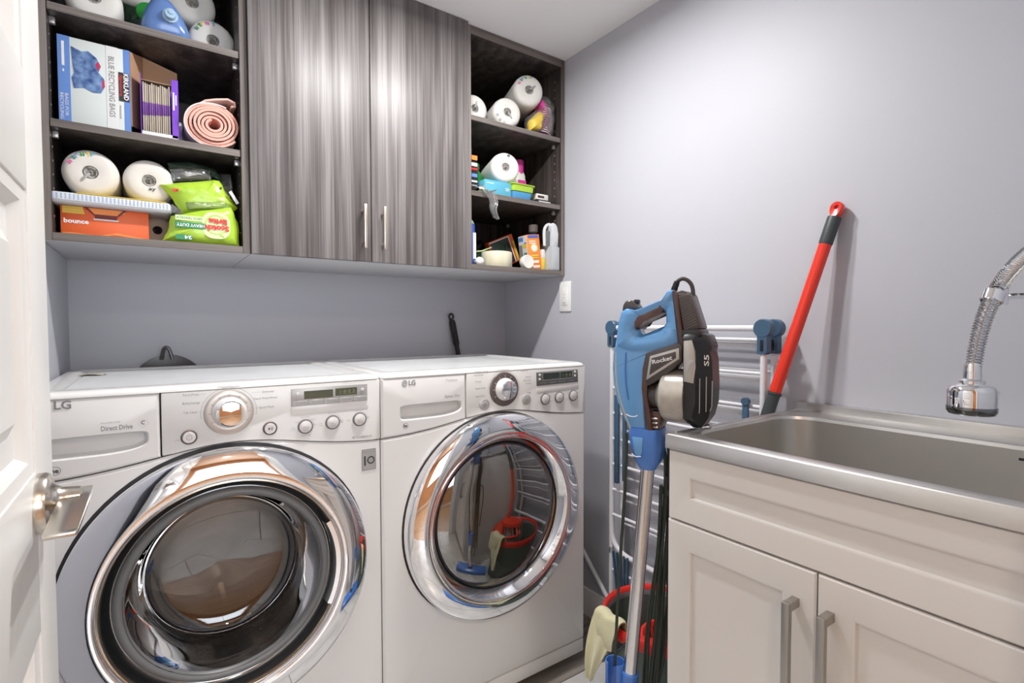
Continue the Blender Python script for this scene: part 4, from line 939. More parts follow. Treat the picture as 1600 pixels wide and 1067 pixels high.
g = G(); g.loft([[(x, y, z) for x, y in rrect(1.110 - i, 1.208 + i, 1.580 - i, 1.683 + i, .012)] for i, z in ((-.004, 1.6055), (0, 1.607), (.002, 1.628), (.006, 1.630), (.006, 1.633), (0, 1.634))]); part('tub_lid', g, 'lime', tb)
for k, (a, b, z, h, m_, lab) in enumerate(((1.235, 1.318, Z2, .018, 'ink', 'black and white small box, lower of the two stacked by the plastic tub'), (1.232, 1.290, Z2 + .0183, .022, 'paperw', 'cream small box stacked on the black and white one by the plastic tub'))):
    sb = thing('small_box', lab, 'box', ((a + b) / 2, 1.62, z), group='small boxes on the middle right shelf')
    part('carton', G().box(a, b, 1.592 + .004 * k, 1.655, z, z + h, .001), m_, sb)
    part('print_band', G().box(a + .006, b - .02, 1.5914 + .004 * k, 1.5922 + .004 * k, z + h * .3, z + h * .7, .0002, 1), 'inkwhite' if k == 0 else 'vacbrown', sb)
hb = thing('hanging_plastic_bag', 'clear plastic bag draped over the middle right shelf edge', 'bag', (.99, 1.56, 1.57))
def hang(u, v):
    w = .026 + .012 * math.sin(v * 4.5 + .5) * (1 - .3 * v)
    x = .978 + .034 * v + (u - .5) * 2 * w * (.75 if v > .3 else 1.1) + .004 * math.sin(v * 14)
    if v < .28: y = 1.66 - (1.66 - 1.553) * v / .28; z = Z2 + .010 + .01 * math.sin(u * 7)
    else: y = 1.549 + .004 * math.sin(u * 12 + v * 8); z = Z2 + .012 - (v - .28) / .72 * .100 - .006 * math.sin(u * 3)
    return (x, y, z)
part('bag_film', G().sheet(hang, 18, 26, .0015), 'film', hb, ang=30)
pb2 = thing('small_green_pouch', 'small pale green pouch beside the dark bottle', 'pouch', (.985, 1.6, Z2))
pouch('pouch_body', [(.955, Z2 + .001), (.975, 1.600), (.99, 1.595), (.99, Z2 + .001)], 1.585, .010, 'limep', pb2)

# --- bottom right shelf
sc = thing('spray_can', 'blue spray can with red cap at the left end of the bottom right shelf', 'can', (.9525, 1.655, Z1))
part('can_body', G().lathe([(.030, 0), (.032, .003), (.032, .150), (.030, .156)], (.9525, 1.655, Z1), 'Z', 36, True, True), 'canblue', sc)
part('shoulder', G().lathe([(.030, .156), (.024, .170), (.018, .174)], (.9525, 1.655, Z1), 'Z', 36, False, True), 'cangreen', sc)
part('cap', G().lathe([(.018, .174), (.018, .196), (.015, .203)], (.9525, 1.655, Z1), 'Z', 24, False, True), 'redink', sc)
part('label_print', G().box(.962, .975, 1.6235, 1.6285, 1.345, 1.44, .0005, 1), 'inkwhite', sc)
kb_ = thing('black_bag', 'crumpled black plastic bag behind the cream roll on the bottom right shelf', 'bag', (1.02, 1.74, Z1))
pouch('bag_body', [(.985, Z1), (.99, 1.40), (1.02, 1.46), (1.06, 1.44), (1.10, 1.45), (1.13, 1.40), (1.15, Z1)], 1.805, .045, 'black', kb_)
part('bag_strap', G().tube([(.99, 1.775, 1.475), (1.03, 1.764, 1.425), (1.055, 1.762, 1.432), (1.052, 1.762, 1.40)], .0025, 6, smooth=2).tube([(.992, 1.77, 1.38), (1.02, 1.76, 1.42), (1.05, 1.762, 1.435)], .002, 6, smooth=1), 'inkgrey', kb_)
gb = thing('dark_green_pack', 'dark green glossy pack lying behind the cream roll', 'package', (1.02, 1.69, Z1))
pouch('pack_body', [(.985, Z1), (.987, 1.375), (1.04, 1.382), (1.075, Z1 + .09), (1.075, Z1)], 1.692, .014, 'dgrn', gb)
part('pack_edge', G().tube([(.987, 1.676, 1.378), (1.03, 1.674, 1.384), (1.075, 1.676, 1.402)], .0025, 6), 'limep', gb)
lb = thing('light_bulb', 'small white light bulb beside the spray can', 'bulb', (.977, 1.60, Z1))
part('glass_globe', G().lathe([(0, -.0165)] + [(.0165 * math.sin(a), -.0165 * math.cos(a)) for a in (.4, .8, 1.2, 1.6, 2.0, 2.4)] + [(.009, .018), (.008, .026)], (.975, 1.60, Z1 + .0168), 'Y', 24, True, True), 'inkwhite', lb)
part('screw_base', G().lathe([(.008, .026), (.0085, .03), (.0075, .033), (.0085, .036), (.007, .042)], (.975, 1.60, Z1 + .0168), 'Y', 20, False, True), 'gold', lb)
tr = thing('cream_roll', 'wide cream coloured tape roll lying flat at the front of the bottom right shelf', 'roll', (1.066, 1.625, Z1))
part('tape_wound', G().lathe([(.030, 0), (.056, 0), (.0575, .002), (.0575, .056), (.056, .058), (.032, .058), (.030, .056), (.030, 0)], (1.066, 1.625, Z1 + .0003), 'Z', 56), 'wax', tr)
part('core', G().lathe([(.0298, .001), (.0298, .0585), (.027, .0585), (.027, .001)], (1.066, 1.625, Z1), 'Z', 40), 'card', tr)
jr = thing('white_jar', 'small white jar lying on its side, round lid facing out', 'jar', (1.172, 1.60, Z1))
part('jar_body', G().lathe([(.024, .010), (.024, .026), (.020, .032)], (1.172, 1.567, Z1 + .0262), (0, 1, 0), 36, True, True), 'paper', jr)
part('jar_lid', G().lathe([(.0255, .014), (.0258, .002), (.0245, 0), (.022, .0006), (0, .001)], (1.172, 1.567, Z1 + .0262), (0, 1, 0), 36), 'paperw', jr)
def tilted_box(name, label, cat, c, w, d, h, rz, ry, m, deco):
    t = thing(name, label, cat, c, (0, ry, rz))
    part('carton', G().box(-w / 2, w / 2, 0, d, 0, h, .0008), m, t, world=False)
    deco(t); return t
def deco_a(t):
    part('black_face', G().box(-.058, .040, -.0008, .0, .003, .109, .0002, 1), 'ink', t, world=False)
    part('green_print', G().box(-.045, .025, -.0012, -.0004, .060, .100, .0002, 1), 'dgrn', t, world=False)
    part('edge_line', G().box(-.058, .040, -.0014, -.0006, .1055, .1085, .0002, 1).box(.036, .040, -.0014, -.0006, .003, .109, .0002, 1), 'inkwhite', t, world=False)
    part('yellow_side', G().box(.0485, .0592, -.001, .0, .004, .085, .0002, 1), 'yellow', t, world=False)
tilted_box('bulb_box', 'dark box with orange edge leaning behind the cream roll', 'box', (1.178, 1.705, 1.3435), .12, .03, .112, 0.0, -.40, 'orange', deco_a)
def deco_b(t):
    w = .030
    # left face is the local -x side turned towards the doorway, front face local -y
    part('white_face', G().box(-w - .0008, -w, .002, .058, .002, .132, .0002, 1), 'boxwhite', t, world=False)
    part('blue_corner', G().box(-w - .0014, -w, .025, .056, .112, .128, .0002, 1).box(-w - .0014, -w, .004, .020, .100, .106, .0002, 1), 'boxblue', t, world=False)
    part('yellow_patch', G().box(-w - .0014, -w, .003, .030, .085, .100, .0002, 1), 'yellow', t, world=False)
    part('dark_window', G().box(-w - .0014, -w, .034, .056, .050, .098, .0002, 1), 'inkgrey', t, world=False)
    part('green_print', G().box(-w - .0014, -w, .006, .026, .030, .036, .0002, 1).box(-w - .0014, -w, .006, .026, .045, .051, .0002, 1).box(-w - .0014, -w, .006, .026, .060, .066, .0002, 1).box(-w - .0014, -w, .006, .026, .015, .022, .0002, 1), 'green', t, world=False)
    part('blue_oval', G().prism(rrect(-.026, .024, .121, .132, .005), F, -.0012, .0), 'canblue', t, world=False)
    part('picture_disc', G().lathe([(.016, 0), (.015, -.0012), (0, -.0012)], (.002, 0, .082), 'Y', 24), 'limep', t, world=False)
    part('picture_disc', G().lathe([(.011, -.001), (.010, -.0018), (0, -.0018)], (.0, 0, .081), 'Y', 24), 'inkwhite', t, world=False)
    part('yellow_print', G().box(-.014, .018, -.0012, 0, .050, .056, .0002, 1).box(-.016, .016, -.0012, 0, .042, .047, .0002, 1), 'yellow', t, world=False)
    part('white_print', G().box(-.020, .010, -.0012, 0, .106, .110, .0002, 1).box(-.018, .012, -.0012, 0, .098, .102, .0002, 1).box(-.012, .020, -.0012, 0, .006, .015, .0002, 1).box(-.014, .018, -.0012, 0, .024, .034, .0002, 1), 'inkwhite', t, world=False)
tilted_box('orange_carton', 'tall orange and white carton beside the grey device on the bottom right shelf', 'box', (1.232, 1.600, Z1 + .004), .058, .058, .134, -.04, -.11, 'orange2', deco_b)
wb = thing('clear_bottle', 'clear bottle with a white cap behind the orange carton', 'bottle', (1.288, 1.69, Z1))
part('bottle_body', G().lathe([(.026, 0), (.028, .004), (.028, .130), (.024, .145), (.016, .155), (.015, .17)], (1.288, 1.69, Z1), 'Z', 28, True), 'bottleclr', wb)
part('cap', G().lathe([(.0185, .166), (.0188, .168), (.0188, .192), (.0175, .195)], (1.288, 1.69, Z1), 'Z', 28, True, True), 'inkwhite', wb)
yb_ = thing('yellow_packet', 'narrow yellow and white packet beside the grey device', 'packet', (1.272, 1.60, Z1))
part('packet_body', G().box(1.258, 1.272, 1.592, 1.65, Z1, 1.365, .001), 'yellow', yb_); part('packet_top', G().box(1.258, 1.272, 1.592, 1.65, 1.365, 1.400, .001), 'boxwhite', yb_)
gd = thing('grey_handheld_device', 'grey plastic hand tool with a loop handle at the right end of the bottom shelf', 'tool', (1.298, 1.58, Z1))
part('base_body', G().prism(rrect(1.2745, 1.3225, Z1 + .0005, 1.410, .004), F, 1.566, 1.60, .002), 'greydev', gd)
part('base_face', G().prism(rrect(1.283, 1.3215, Z1 + .003, 1.408, .003), F, 1.5645, 1.5665, .0008), 'greydev', gd)
lp = [(1.2835, 1.41), (1.300, 1.41), (1.322, 1.41)]
g = G(); g.tube([(1.262, 1.583, 1.412), (1.259, 1.583, 1.45), (1.2605, 1.583, 1.478), (1.272, 1.583, 1.494), (1.288, 1.583, 1.4975)], .0062, 8, smooth=1)
part('loop_bar', g, 'greydev2', gd)
part('grip', G().prism([(1.284, 1.408), (1.286, 1.47), (1.279, 1.492), (1.292, 1.503), (1.306, 1.499), (1.3155, 1.485), (1.318, 1.46), (1.318, 1.408)], F, 1.567, 1.599, .003), 'greydev2', gd)
part('trigger_plate', G().prism([(1.262, 1.405), (1.284, 1.405), (1.286, 1.470), (1.266, 1.470)], F, 1.5775, 1.590, .001), 'gasket', gd)

# ================================================================== SINK CABINET, SINK, FAUCET
SX, SY0, SY1, SZ = .8227, .045, .6474, .8925
sc_ = thing('sink_cabinet', 'white two-door cabinet under the steel laundry sink', 'cabinet', (1.08, .346, 0))
part('side_panel', G().box(SX + .020, XR - .002, SY1 - .022, SY1 - .006, .09, SZ - .030, .001), 'cab', sc_)
part('side_panel', G().box(SX + .020, XR - .002, SY0 + .002, SY0 + .018, .09, SZ - .030, .001), 'cab', sc_)
part('base_panel', G().box(SX + .020, XR - .002, SY0 + .018, SY1 - .022, .09, .106, .001), 'cab', sc_)
part('back_panel', G().box(XR - .010, XR - .002, SY0 + .018, SY1 - .022, .106, .62, .001), 'cab', sc_)
part('front_rail', G().box(SX + .020, SX + .022, SY0 + .018, SY1 - .022, .60, SZ - .031), 'cab', sc_)
part('toe_kick', G().box(SX + .06, XR - .02, SY0 + .01, SY1 - .012, 0, .09), 'cab', sc_)
def shaker(name, y0, y1, z0, z1, fr, par, xs_=SX):
    g = G()
    P = lambda ins, x: [(x, y, z) for y, z in ((y0 + ins, z0 + ins), (y1 - ins, z0 + ins), (y1 - ins, z1 - ins), (y0 + ins, z1 - ins))]
    g.loft([P(0, xs_ + .019), P(0, xs_ + .0025), P(.0025, xs_)] + [P(fr, xs_), P(fr + .0035, xs_ + .0015), P(fr + .005, xs_ + .0075)], True, True)
    return part(name, g, 'cab', par, ang=25)
shaker('false_front', SY0 + .004, SY1 - .004, .7275, SZ - .0305, .045, sc_)
ym = .3675
d1 = shaker('door', ym + .0012, SY1 - .003, .095, .7245, .048, sc_)
d2 = shaker('door', SY0 + .004, ym - .0012, .095, .7245, .048, sc_)
for d, y in ((d1, .3985), (d2, .3475)):
    g = G()
    g.box(SX - .033, SX - .023, y - .006, y + .006, .515, .675, .0008).box(SX - .024, SX + .001, y - .0058, y + .0058, .661, .6748, .0008).box(SX - .024, SX + .001, y - .0058, y + .0058, .5152, .529, .0008)
    part('handle', g, 'nickel2', d, label='square satin nickel bar handle')
sk_ = thing('laundry_sink', 'stainless steel laundry sink top with a deep rectangular bowl', 'sink', (1.08, .346, SZ))
g = G(); Rr = lambda a, b, c, d_, r, z: [(x, y, z) for x, y in rrect(a, b, c, d_, r, 8)]
X0, X1, Y0, Y1 = SX - .006, XR - .019, SY0 - .004, SY1 + .002
B0, B1, B2, B3 = .8455, 1.222, .072, .618
L = [Rr(X0 + .004, X1, Y0, Y1, .004, SZ - .0295), Rr(X0, X1, Y0, Y1, .004, SZ - .0285), Rr(X0, X1, Y0, Y1, .004, SZ - .003), Rr(X0 + .003, X1, Y0 + .003, Y1 - .003, .005, SZ),
     Rr(B0 - .012, B1 + .012, B2 - .012, B3 + .012, .078, SZ), Rr(B0 - .007, B1 + .007, B2 - .007, B3 + .007, .074, SZ + .0018), Rr(B0 - .002, B1 + .002, B2 - .002, B3 + .002, .070, SZ + .0005),
     Rr(B0, B1, B2, B3, .068, SZ - .006)]
g.loft(L, False, False); part('deck', g, 'steel', sk_, ang=50)
g = G()
g.loft([Rr(B0, B1, B2, B3, .068, SZ - .006), Rr(B0 + .012, B1 - .010, B2 + .010, B3 - .012, .066, SZ - .20), Rr(B0 + .020, B1 - .018, B2 + .018, B3 - .020, .060, SZ - .222), Rr(B0 + .04, B1 - .04, B2 + .04, B3 - .04, .05, SZ - .230), Rr(B0 + .14, B1 - .14, B2 + .2, B3 - .2, .04, SZ - .234)], False, True)
part('bowl', g, 'bowl', sk_, ang=60)
part('backsplash', G().box(XR - .020, XR - .0005, Y0, Y1, SZ - .0285, .9105, .002), 'steel', sk_)
part('drain', G().lathe([(.045, .001), (.043, .003), (.036, .001), (.03, -.006), (0, -.007)], (1.034, .345, SZ - .232), 'Z', 36), 'chrome2', sk_)
part('overflow_slot', G().box(B1 - .0015, B1 + .001, .185, .222, SZ - .024, SZ - .019, .0008), 'black', sk_)
part('bead_line', G().tube([(X0 + .020, Y1 - .012, SZ + .0003), (X1 - .02, Y1 - .012, SZ + .0003)], .0022, 8), 'steel', sk_)
fc = thing('spring_faucet', 'chrome faucet with a ribbed flexible neck and round spray head over the sink', 'faucet', (1.28, .13, SZ))
part('base_flange', G().lathe([(.028, 0), (.028, .006), (.022, .014), (.019, .05), (.019, .10), (.015, .105), (.011, .11)], (1.262, .14, SZ + .0003), 'Z', 36, True), 'chrome', fc)
part('lever', G().tube([(1.262, .14, .965), (1.262, .10, .975), (1.262, .055, .995)], [.006, .0045], 10), 'chrome', fc)
part('riser', G().tube([(1.262, .14, .99), (1.262, .14, 1.20)], .0075, 16), 'chrome', fc)
path = [(1.262, .14, 1.0), (1.262, .14, 1.19), (1.245, .153, 1.262), (1.195, .178, 1.256), (1.137, .208, 1.212), (1.096, .221, 1.178), (1.070, .230, 1.143), (1.052, .236, 1.108), (1.042, .2395, 1.072), (1.036, .242, 1.038)]
def smooth_path(P, it):
    P = [Vector(p) for p in P]
    for _ in range(it):
        Q = [P[0]]
        for a, b in zip(P, P[1:]): Q += [a * .75 + b * .25, a * .25 + b * .75]
        Q.append(P[-1]); P = Q
    return P
PP = smooth_path(path, 2)
def resample(P, ds):
    out = [P[0]]; acc = 0
    for a, b in zip(P, P[1:]):
        l = (b - a).length; p = 0
        while acc + (l - p) >= ds:
            p += ds - acc; acc = 0; out.append(a.lerp(b, p / l))
        acc += l - p
    return out
RP = resample(PP, .0032)
def tube_var(P, rf, n=16):
    g = G(); L = []; nrm = Vector((0, 1, 0))
    for i, p in enumerate(P):
        T = (P[min(i + 1, len(P) - 1)] - P[max(i - 1, 0)]).normalized()
        nrm = (nrm - T * nrm.dot(T)).normalized(); bi = T.cross(nrm); r = rf(i)
        L.append([p + (nrm * math.cos(2 * PI * k / n) + bi * math.sin(2 * PI * k / n)) * r for k in range(n)])
    g.loft(L); return g
fine = resample(PP, .0011)
part('ribbed_hose', tube_var(fine, lambda i: .0098 + .0016 * math.cos(i * 2 * PI / 4)), 'chrome2', fc, ang=80)
hx, hy, hz = 1.035, .2425, .965
hd_ = part('spray_head', G().lathe([(.026, .0), (.029, .003), (.0305, .010), (.0305, .035), (.028, .043), (.020, .0465), (.016, .048), (.016, .052), (.0115, .055), (.0105, .078), (.0095, .080)], (hx, hy, hz), 'Z', 48, True, True), 'chrome', fc, ang=50)
part('spray_face', G().lathe([(.0285, .002), (.0300, .006), (.0303, .0125), (.0308, .0125), (.0308, .005), (.028, .0005)], (hx, hy, hz), 'Z', 48), 'darkchrome', hd_)
part('spray_button', G().cyl((hx + .024, hy - .018, hz + .034), (hx + .032, hy - .0235, hz + .034), .0035, n=14), 'chrome', hd_)
part('hose_clip', G().lathe([(.0125, -.009), (.0145, -.008), (.0145, .008), (.0125, .009)], (1.072, .2295, 1.146), (.45, -.12, .88), 28), 'chrome', fc)
part('support_arm', G().box(1.085, 1.262, -.003, .003, -.0045, .0045, .001), 'chrome', fc, world=True)
arm = fc.children[-1]
# lay the arm from clip to riser
a_, b_ = Vector((1.080, .227, 1.146)), Vector((1.262, .14, 1.153))
me = arm.data; me.clear_geometry()
bm = bmesh.new(); gg = G(); gg.tube([a_, b_], .0052, 6); gg.lathe([(.0105, -.012), (.0105, .012)], a_ + Vector((.004, -.003, 0)), 'Z', 16, True, True)
gg.bm.transform(mtx(fc).inverted()); gg.bm.to_mesh(me); finish(me, M['chrome2'], 40); bm.free()
while len(me.materials) > 1: me.materials.pop()

# ================================================================== DRYING RACK
rk_ = thing('drying_rack', 'folded white clothes drying rack with blue joints leaning by the right wall', 'rack', (1.27, .95, 0))
ya, yb2 = .692, 1.2085
for X, zoff, nm in ((1.25, 0.0, 'front'), (1.30, .0, 'rear')):
    for y in (ya, yb2):
        zl = .34 if nm == 'front' and y == yb2 else .06
        part('upright', G().cyl((X, y, zl), (X, y, 1.03), .0082, n=14), 'rackw', rk_)
        jt = part('joint', G().lathe([(.0215, -.0115), (.0235, -.0095), (.0235, .0095), (.0215, .0115)], (X + (.0005 if nm == 'front' else -.0005) * 0, y, 1.094), 'X', 28, True, True), 'rackb', rk_)
        part('joint_sleeve', G().prism(rrect(y - .0125, y + .0125, 1.03, 1.085, .004), FX, X - .0105, X + .0105, .003), 'rackb', jt)
        part('joint_slot', G().box(X - .0112, X + .0112, y - .0045, y + .0045, 1.037, 1.066, .001), 'black', jt)
    part('cross_tube', G().cyl((X, ya, 1.094), (X, yb2, 1.094), .0082, n=14), 'rackw', rk_)
    for k in range(8 if nm == 'front' else 9):
        z = (.4714 + .0848 * k) if nm == 'front' else (.43 + .0790 * k)
        part('rod', G().cyl((X, ya, z), (X, yb2, z), .0050 if nm == 'front' else .0036, n=10), 'rackw', rk_)
part('lower_bend', G().tube([(1.25, yb2, .50), (1.25, yb2, .41), (1.25, yb2 - .012, .375), (1.25, yb2 - .045, .352), (1.25, yb2 - .10, .345), (1.25, ya + .05, .345), (1.25, ya, .36), (1.25, ya, .41)], .0085, 12, smooth=2), 'rackw', rk_)
part('flat_rail', G().box(1.262, 1.272, ya + .012, yb2 - .012, 1.045, 1.066, .003), 'rackw', rk_)
part('flat_rail', G().box(1.262, 1.272, ya + .012, yb2 - .012, .955, .975, .003), 'rackw', rk_)
part('flat_rail', G().box(1.262, 1.272, ya + .012, yb2 - .012, .865, .885, .003), 'rackw', rk_)
part('wing_hook', G().box(1.232, 1.240, .722, .738, .80, .905, .002).lathe([(.010, -.006), (.010, .006)], (1.236, .73, .908), 'X', 18, True, True), 'rackb', rk_)
part('stay_strap', G().box(1.232, 1.242, 1.165, 1.182, .585, .875, .002), 'rackb', rk_)
part('stay_strap', G().box(1.232, 1.242, 1.135, 1.147, .60, .86, .002), 'rackb', rk_)
g = G()
for k in range(5): g.loft([[(1.238, 1.195 - k * .016, .352), (1.238, 1.189 - k * .016, .352), (1.246, 1.189 - k * .016, .352), (1.246, 1.195 - k * .016, .352)], [(1.238, 1.176 - k * .010, .21), (1.238, 1.172 - k * .010, .21), (1.246, 1.172 - k * .010, .21), (1.246, 1.176 - k * .010, .21)]])
part('hanging_straps', g, 'rackb', rk_)
part('rod', G().cyl((1.25, yb2 - .005, .285), (1.25, ya, .285), .0045, n=10), 'rackw', rk_)
part('leg', G().tube([(1.30, 1.47, .33), (1.30, 1.21, .075)], .0078, 12), 'rackw', rk_)
part('foot_bar', G().cyl((1.25, 1.2, .0095), (1.25, .70, .0095), .009, n=14).cyl((1.25, yb2, .01), (1.25, yb2, .36), .0082, n=14).cyl((1.25, ya, .01), (1.25, ya, .36), .0082, n=14).cyl((1.30, yb2, .0085), (1.30, yb2, .07), .0082, n=14).cyl((1.30, ya, .0085), (1.30, ya, .07), .0082, n=14), 'rackw', rk_)

# ================================================================== MOP, BUCKET, RAG
m0, m1 = Vector((1.327, .557, 1.39)), Vector((1.2285, .672, .876))
dm = (m1 - m0).normalized(); m2 = m0 + dm * 1.08
mp_ = thing('mop', 'red mop handle leaning on the right wall behind the sink', 'mop', m2)
def along(s_): return m0 + dm * s_
part('pole', G().cyl(along(.10), along(.475), .0138, .0142, 24), 'mopred', mp_)
part('grip', G().lathe([(.0145, 0), (.0150, .004), (.0150, .062), (.0142, .066)], along(.036), dm, 28, True, True), 'mopdark', mp_)
g = G(); L = []
xx = dm.cross(Vector((0, 0, 1))).cross(dm).normalized(); yy = dm.cross(xx).normalized()
sd = Vector((.0, -1, .0)); sd = (sd - dm * sd.dot(dm)).normalized(); nn = dm.cross(sd)
hole = []; o_ = []
N = 24
for k in range(N):
    a = 2 * PI * k / N; c, s_ = math.cos(a), math.sin(a)
    o_.append((c * .0138, (s_ * .0138 if s_ < 0 else s_ * .026))); hole.append((c * .0055, s_ * .0055))
cc = along(.014)
mk = lambda P, d, k=1: [cc + sd * u * k + dm * v * k + nn * d for u, v in P]
g.loft([mk(hole, .008), mk(hole, -.008), mk(o_, -.010, .9), mk(o_, -.006), mk(o_, .006), mk(o_, .010, .9), mk(hole, .008)], False, False)
part('hanger_cap', g, 'mopred', mp_)
part('lower_sleeve', G().lathe([(.0165, 0), (.0165, .006), (.0145, .008), (.0140, .30)], along(.47), dm, 24, True, True), 'mopdark', mp_)
part('lower_tube', G().cyl(along(.76), m2, .011, n=20), 'mopred', mp_)
part('mop_head', G().lathe([(.012, -.02), (.02, 0), (.075, .015), (.08, .03), (.05, .05)], m2, (0, 0, -1), 28, True, True), 'mopred', mp_)
g = G(); random.seed(5)
for k in range(40):
    a = 2 * PI * k / 40; r = random.uniform(.05, .075)
    p = m2 + Vector((math.cos(a) * r, math.sin(a) * r, -.035)); g.tube([p, p + Vector((math.cos(a) * .014, math.sin(a) * .014, -.06)), p + Vector((math.cos(a) * .01, math.sin(a) * .01, -.13))], .004, 5)
part('mop_strands', g, 'paperw', mp_, kind='stuff')

BC = Vector((1.098, .885, 0))
bk_ = thing('mop_bucket', 'red rimmed dark bucket with a red wringer insert standing between dryer and sink', 'bucket', BC)
g = G(); g.lathe([(.0, .012), (.115, .012), (.140, .322), (.146, .325), (.146, .318), (.121, .002), (.0, .002)], BC, 'Z', 56); part('bucket_shell', g, 'bucketg', bk_, ang=50)
part('rim', G().lathe([(.141, .312), (.150, .306), (.153, .318), (.152, .332), (.147, .338), (.141, .334), (.139, .324)], BC, 'Z', 64), 'bucketred', bk_, ang=60)
part('rim_strip', G().lathe([(.1395, .325), (.138, .312), (.1405, .300)], BC, 'Z', 64), 'rubber', bk_, ang=60)
wc = BC + Vector((-.02, -.060, 0))
part('wringer_bowl', G().lathe([(.079, .298), (.084, .300), (.083, .305), (.076, .306), (.072, .300), (.058, .21), (.0, .205)], wc, 'Z', 44), 'bucketred', bk_, ang=50)
part('wringer_ring', G().lathe([(.0795, .297), (.0835, .285), (.0815, .27), (.078, .272)], wc, 'Z', 44), 'rubber', bk_, ang=50)
g = G()
for k in range(26):
    a = 2 * PI * k / 26; c, s_ = math.cos(a), math.sin(a)
    g.tube([wc + Vector((c * .071, s_ * .071, .296)), wc + Vector((c * .060, s_ * .060, .215))], .0028, 5)
part('wringer_slats', g, 'darkred', bk_, kind='stuff')
part('wringer_bridge', G().sheet(lambda u, v: (BC.x + .13 * math.cos(PI * (.18 + .55 * u) + PI * .9) * (1 - .38 * v), BC.y + .13 * math.sin(PI * (.18 + .55 * u) + PI * .9) * (1 - .38 * v), .334 - .026 * v), 24, 4, .006), 'bucketred', bk_, ang=50)
g = G(); g.tube([BC + Vector((.150 * math.cos(a), .150 * math.sin(a), .326 - .17 * math.sin((a - .2) / 3.14 * PI))) for a in [(.2 + 3.14 * k / 20) for k in range(21)]], .0042, 8)
for v in g.bm.verts: pass
part('carry_handle', g, 'mopdark', bk_)

rg = thing('cleaning_rag', 'pale yellow cleaning cloth draped over the bucket rim', 'cloth', (.985, .985, .33))
rd = Vector((-.93, .10, 0)).normalized(); rt_ = Vector((.10, .93, 0)).normalized()
def ragf(u, v):
    """v 0 inside the bucket .. 1 hanging tip outside, u across"""
    w = (.034 + .012 * math.sin(v * 3.0)) * (1 - .62 * max(0, (v - .45) / .55))
    a = (u - .5) * 2
    if v < .30:
        k = v / .30; rad = .118 + .014 * k; z = .25 + .098 * k
    elif v < .42:
        k = (v - .30) / .12; ang_ = PI * k; rad = .1475 - .0175 * math.cos(ang_); z = .347 + .013 * math.sin(ang_)
    else:
        k = (v - .42) / .58; rad = .1655 + .018 * math.sin(k * 2.2); z = .345 - .182 * k + (.010 * abs(a) * k)
    rad += .004 * math.sin(a * 5 + v * 4)
    p = BC + rd * rad + rt_ * (a * w + .022 + .085 * max(0, v - .42)); p.z = z
    return p
part('cloth_sheet', G().sheet(ragf, 26, 60, .003), 'rag', rg, ang=60)
def ragg(u, v):
    a = (u - .5) * 2; k = v
    rad = .172 + .006 * math.sin(k * 3 + a); p = BC + rd * rad + rt_ * (a * (.036 - .010 * k) + .012); p.z = .352 - .075 * k - .012 * a; return p
part('folded_corner', G().sheet(ragg, 14, 10, .003), 'rag', rg, ang=60)

# ================================================================== STICK VACUUM
VQ = Vector((.86, .74, 0)); VR = math.atan2(-.9375, .3480)
vc = thing('stick_vacuum', 'blue corded stick vacuum propped against the sink corner, metal wand down', 'vacuum', VQ, (0, 0, VR))
V = lambda n_, g_, m_, p_=None, ang=35, **k: part(n_, g_, m_, p_ or vc, world=False, ang=ang, **k)
def resamp(poly, c, N=96):
    out = []
    for k in range(N):
        a = 2 * PI * k / N; dx, dz = math.cos(a), math.sin(a); best = None
        for (x1, z1), (x2, z2) in zip(poly, poly[1:] + poly[:1]):
            ex, ez = x2 - x1, z2 - z1; den = dx * ez - dz * ex
            if abs(den) < 1e-12: continue
            t_ = ((x1 - c[0]) * ez - (z1 - c[1]) * ex) / den; u_ = ((x1 - c[0]) * dz - (z1 - c[1]) * dx) / den
            if t_ > 0 and -1e-6 <= u_ <= 1 + 1e-6 and (best is None or t_ < best): best = t_
        out.append((c[0] + dx * best, c[1] + dz * best))
    return out
up = [(-.0525, 1.055), (-.0515, 1.080), (-.0475, 1.11), (-.041, 1.132), (-.030, 1.139), (-.012, 1.135), (.004, 1.139), (.022, 1.147), (.038, 1.153), (.050, 1.157), (.0515, 1.1735), (.060, 1.1750), (.070, 1.174), (.074, 1.15), (.084, 1.066), (.06, 1.052), (.02, 1.045), (-.02, 1.045)]
hl = [(-.004, 1.096), (-.001, 1.104), (.010, 1.111), (.046, 1.130), (.0515, 1.129), (.0525, 1.124), (.0525, 1.107), (.048, 1.101), (.010, 1.085), (.003, 1.083), (-.001, 1.087)]
c_ = (.026, 1.107)
O_, I_ = resamp(up, c_, 144), resamp(hl, c_, 144)
mid = lambda P, Q_, k: [(a + (c - a) * k, b + (d_ - b) * k) for (a, b), (c, d_) in zip(P, Q_)]
ring = lambda P, d: [(u, d, v) for u, v in P]
g = G()
g.loft([ring(I_, -.012), ring(mid(I_, O_, .12), -.022), ring(mid(I_, O_, .3), -.0290), ring(mid(I_, O_, .90), -.0298), ring(mid(I_, O_, .97), -.0262), ring(O_, -.019), ring(O_, .019), ring(mid(I_, O_, .97), .0262), ring(mid(I_, O_, .86), .0298), ring(mid(I_, O_, .3), .0290), ring(mid(I_, O_, .12), .022), ring(I_, .012), ring(I_, -.012)], False, False)
V('handle_shell', g, 'vacblue', ang=60)
low = [(-.021, .883), (-.034, .905), (-.046, .938), (-.0545, .975), (-.0575, 1.01), (-.056, 1.04), (-.0525, 1.075), (.02, 1.078), (.083, 1.076), (.084, 1.067), (.020, 1.045), (.010, 1.012), (.009, .97), (.018, .883)]
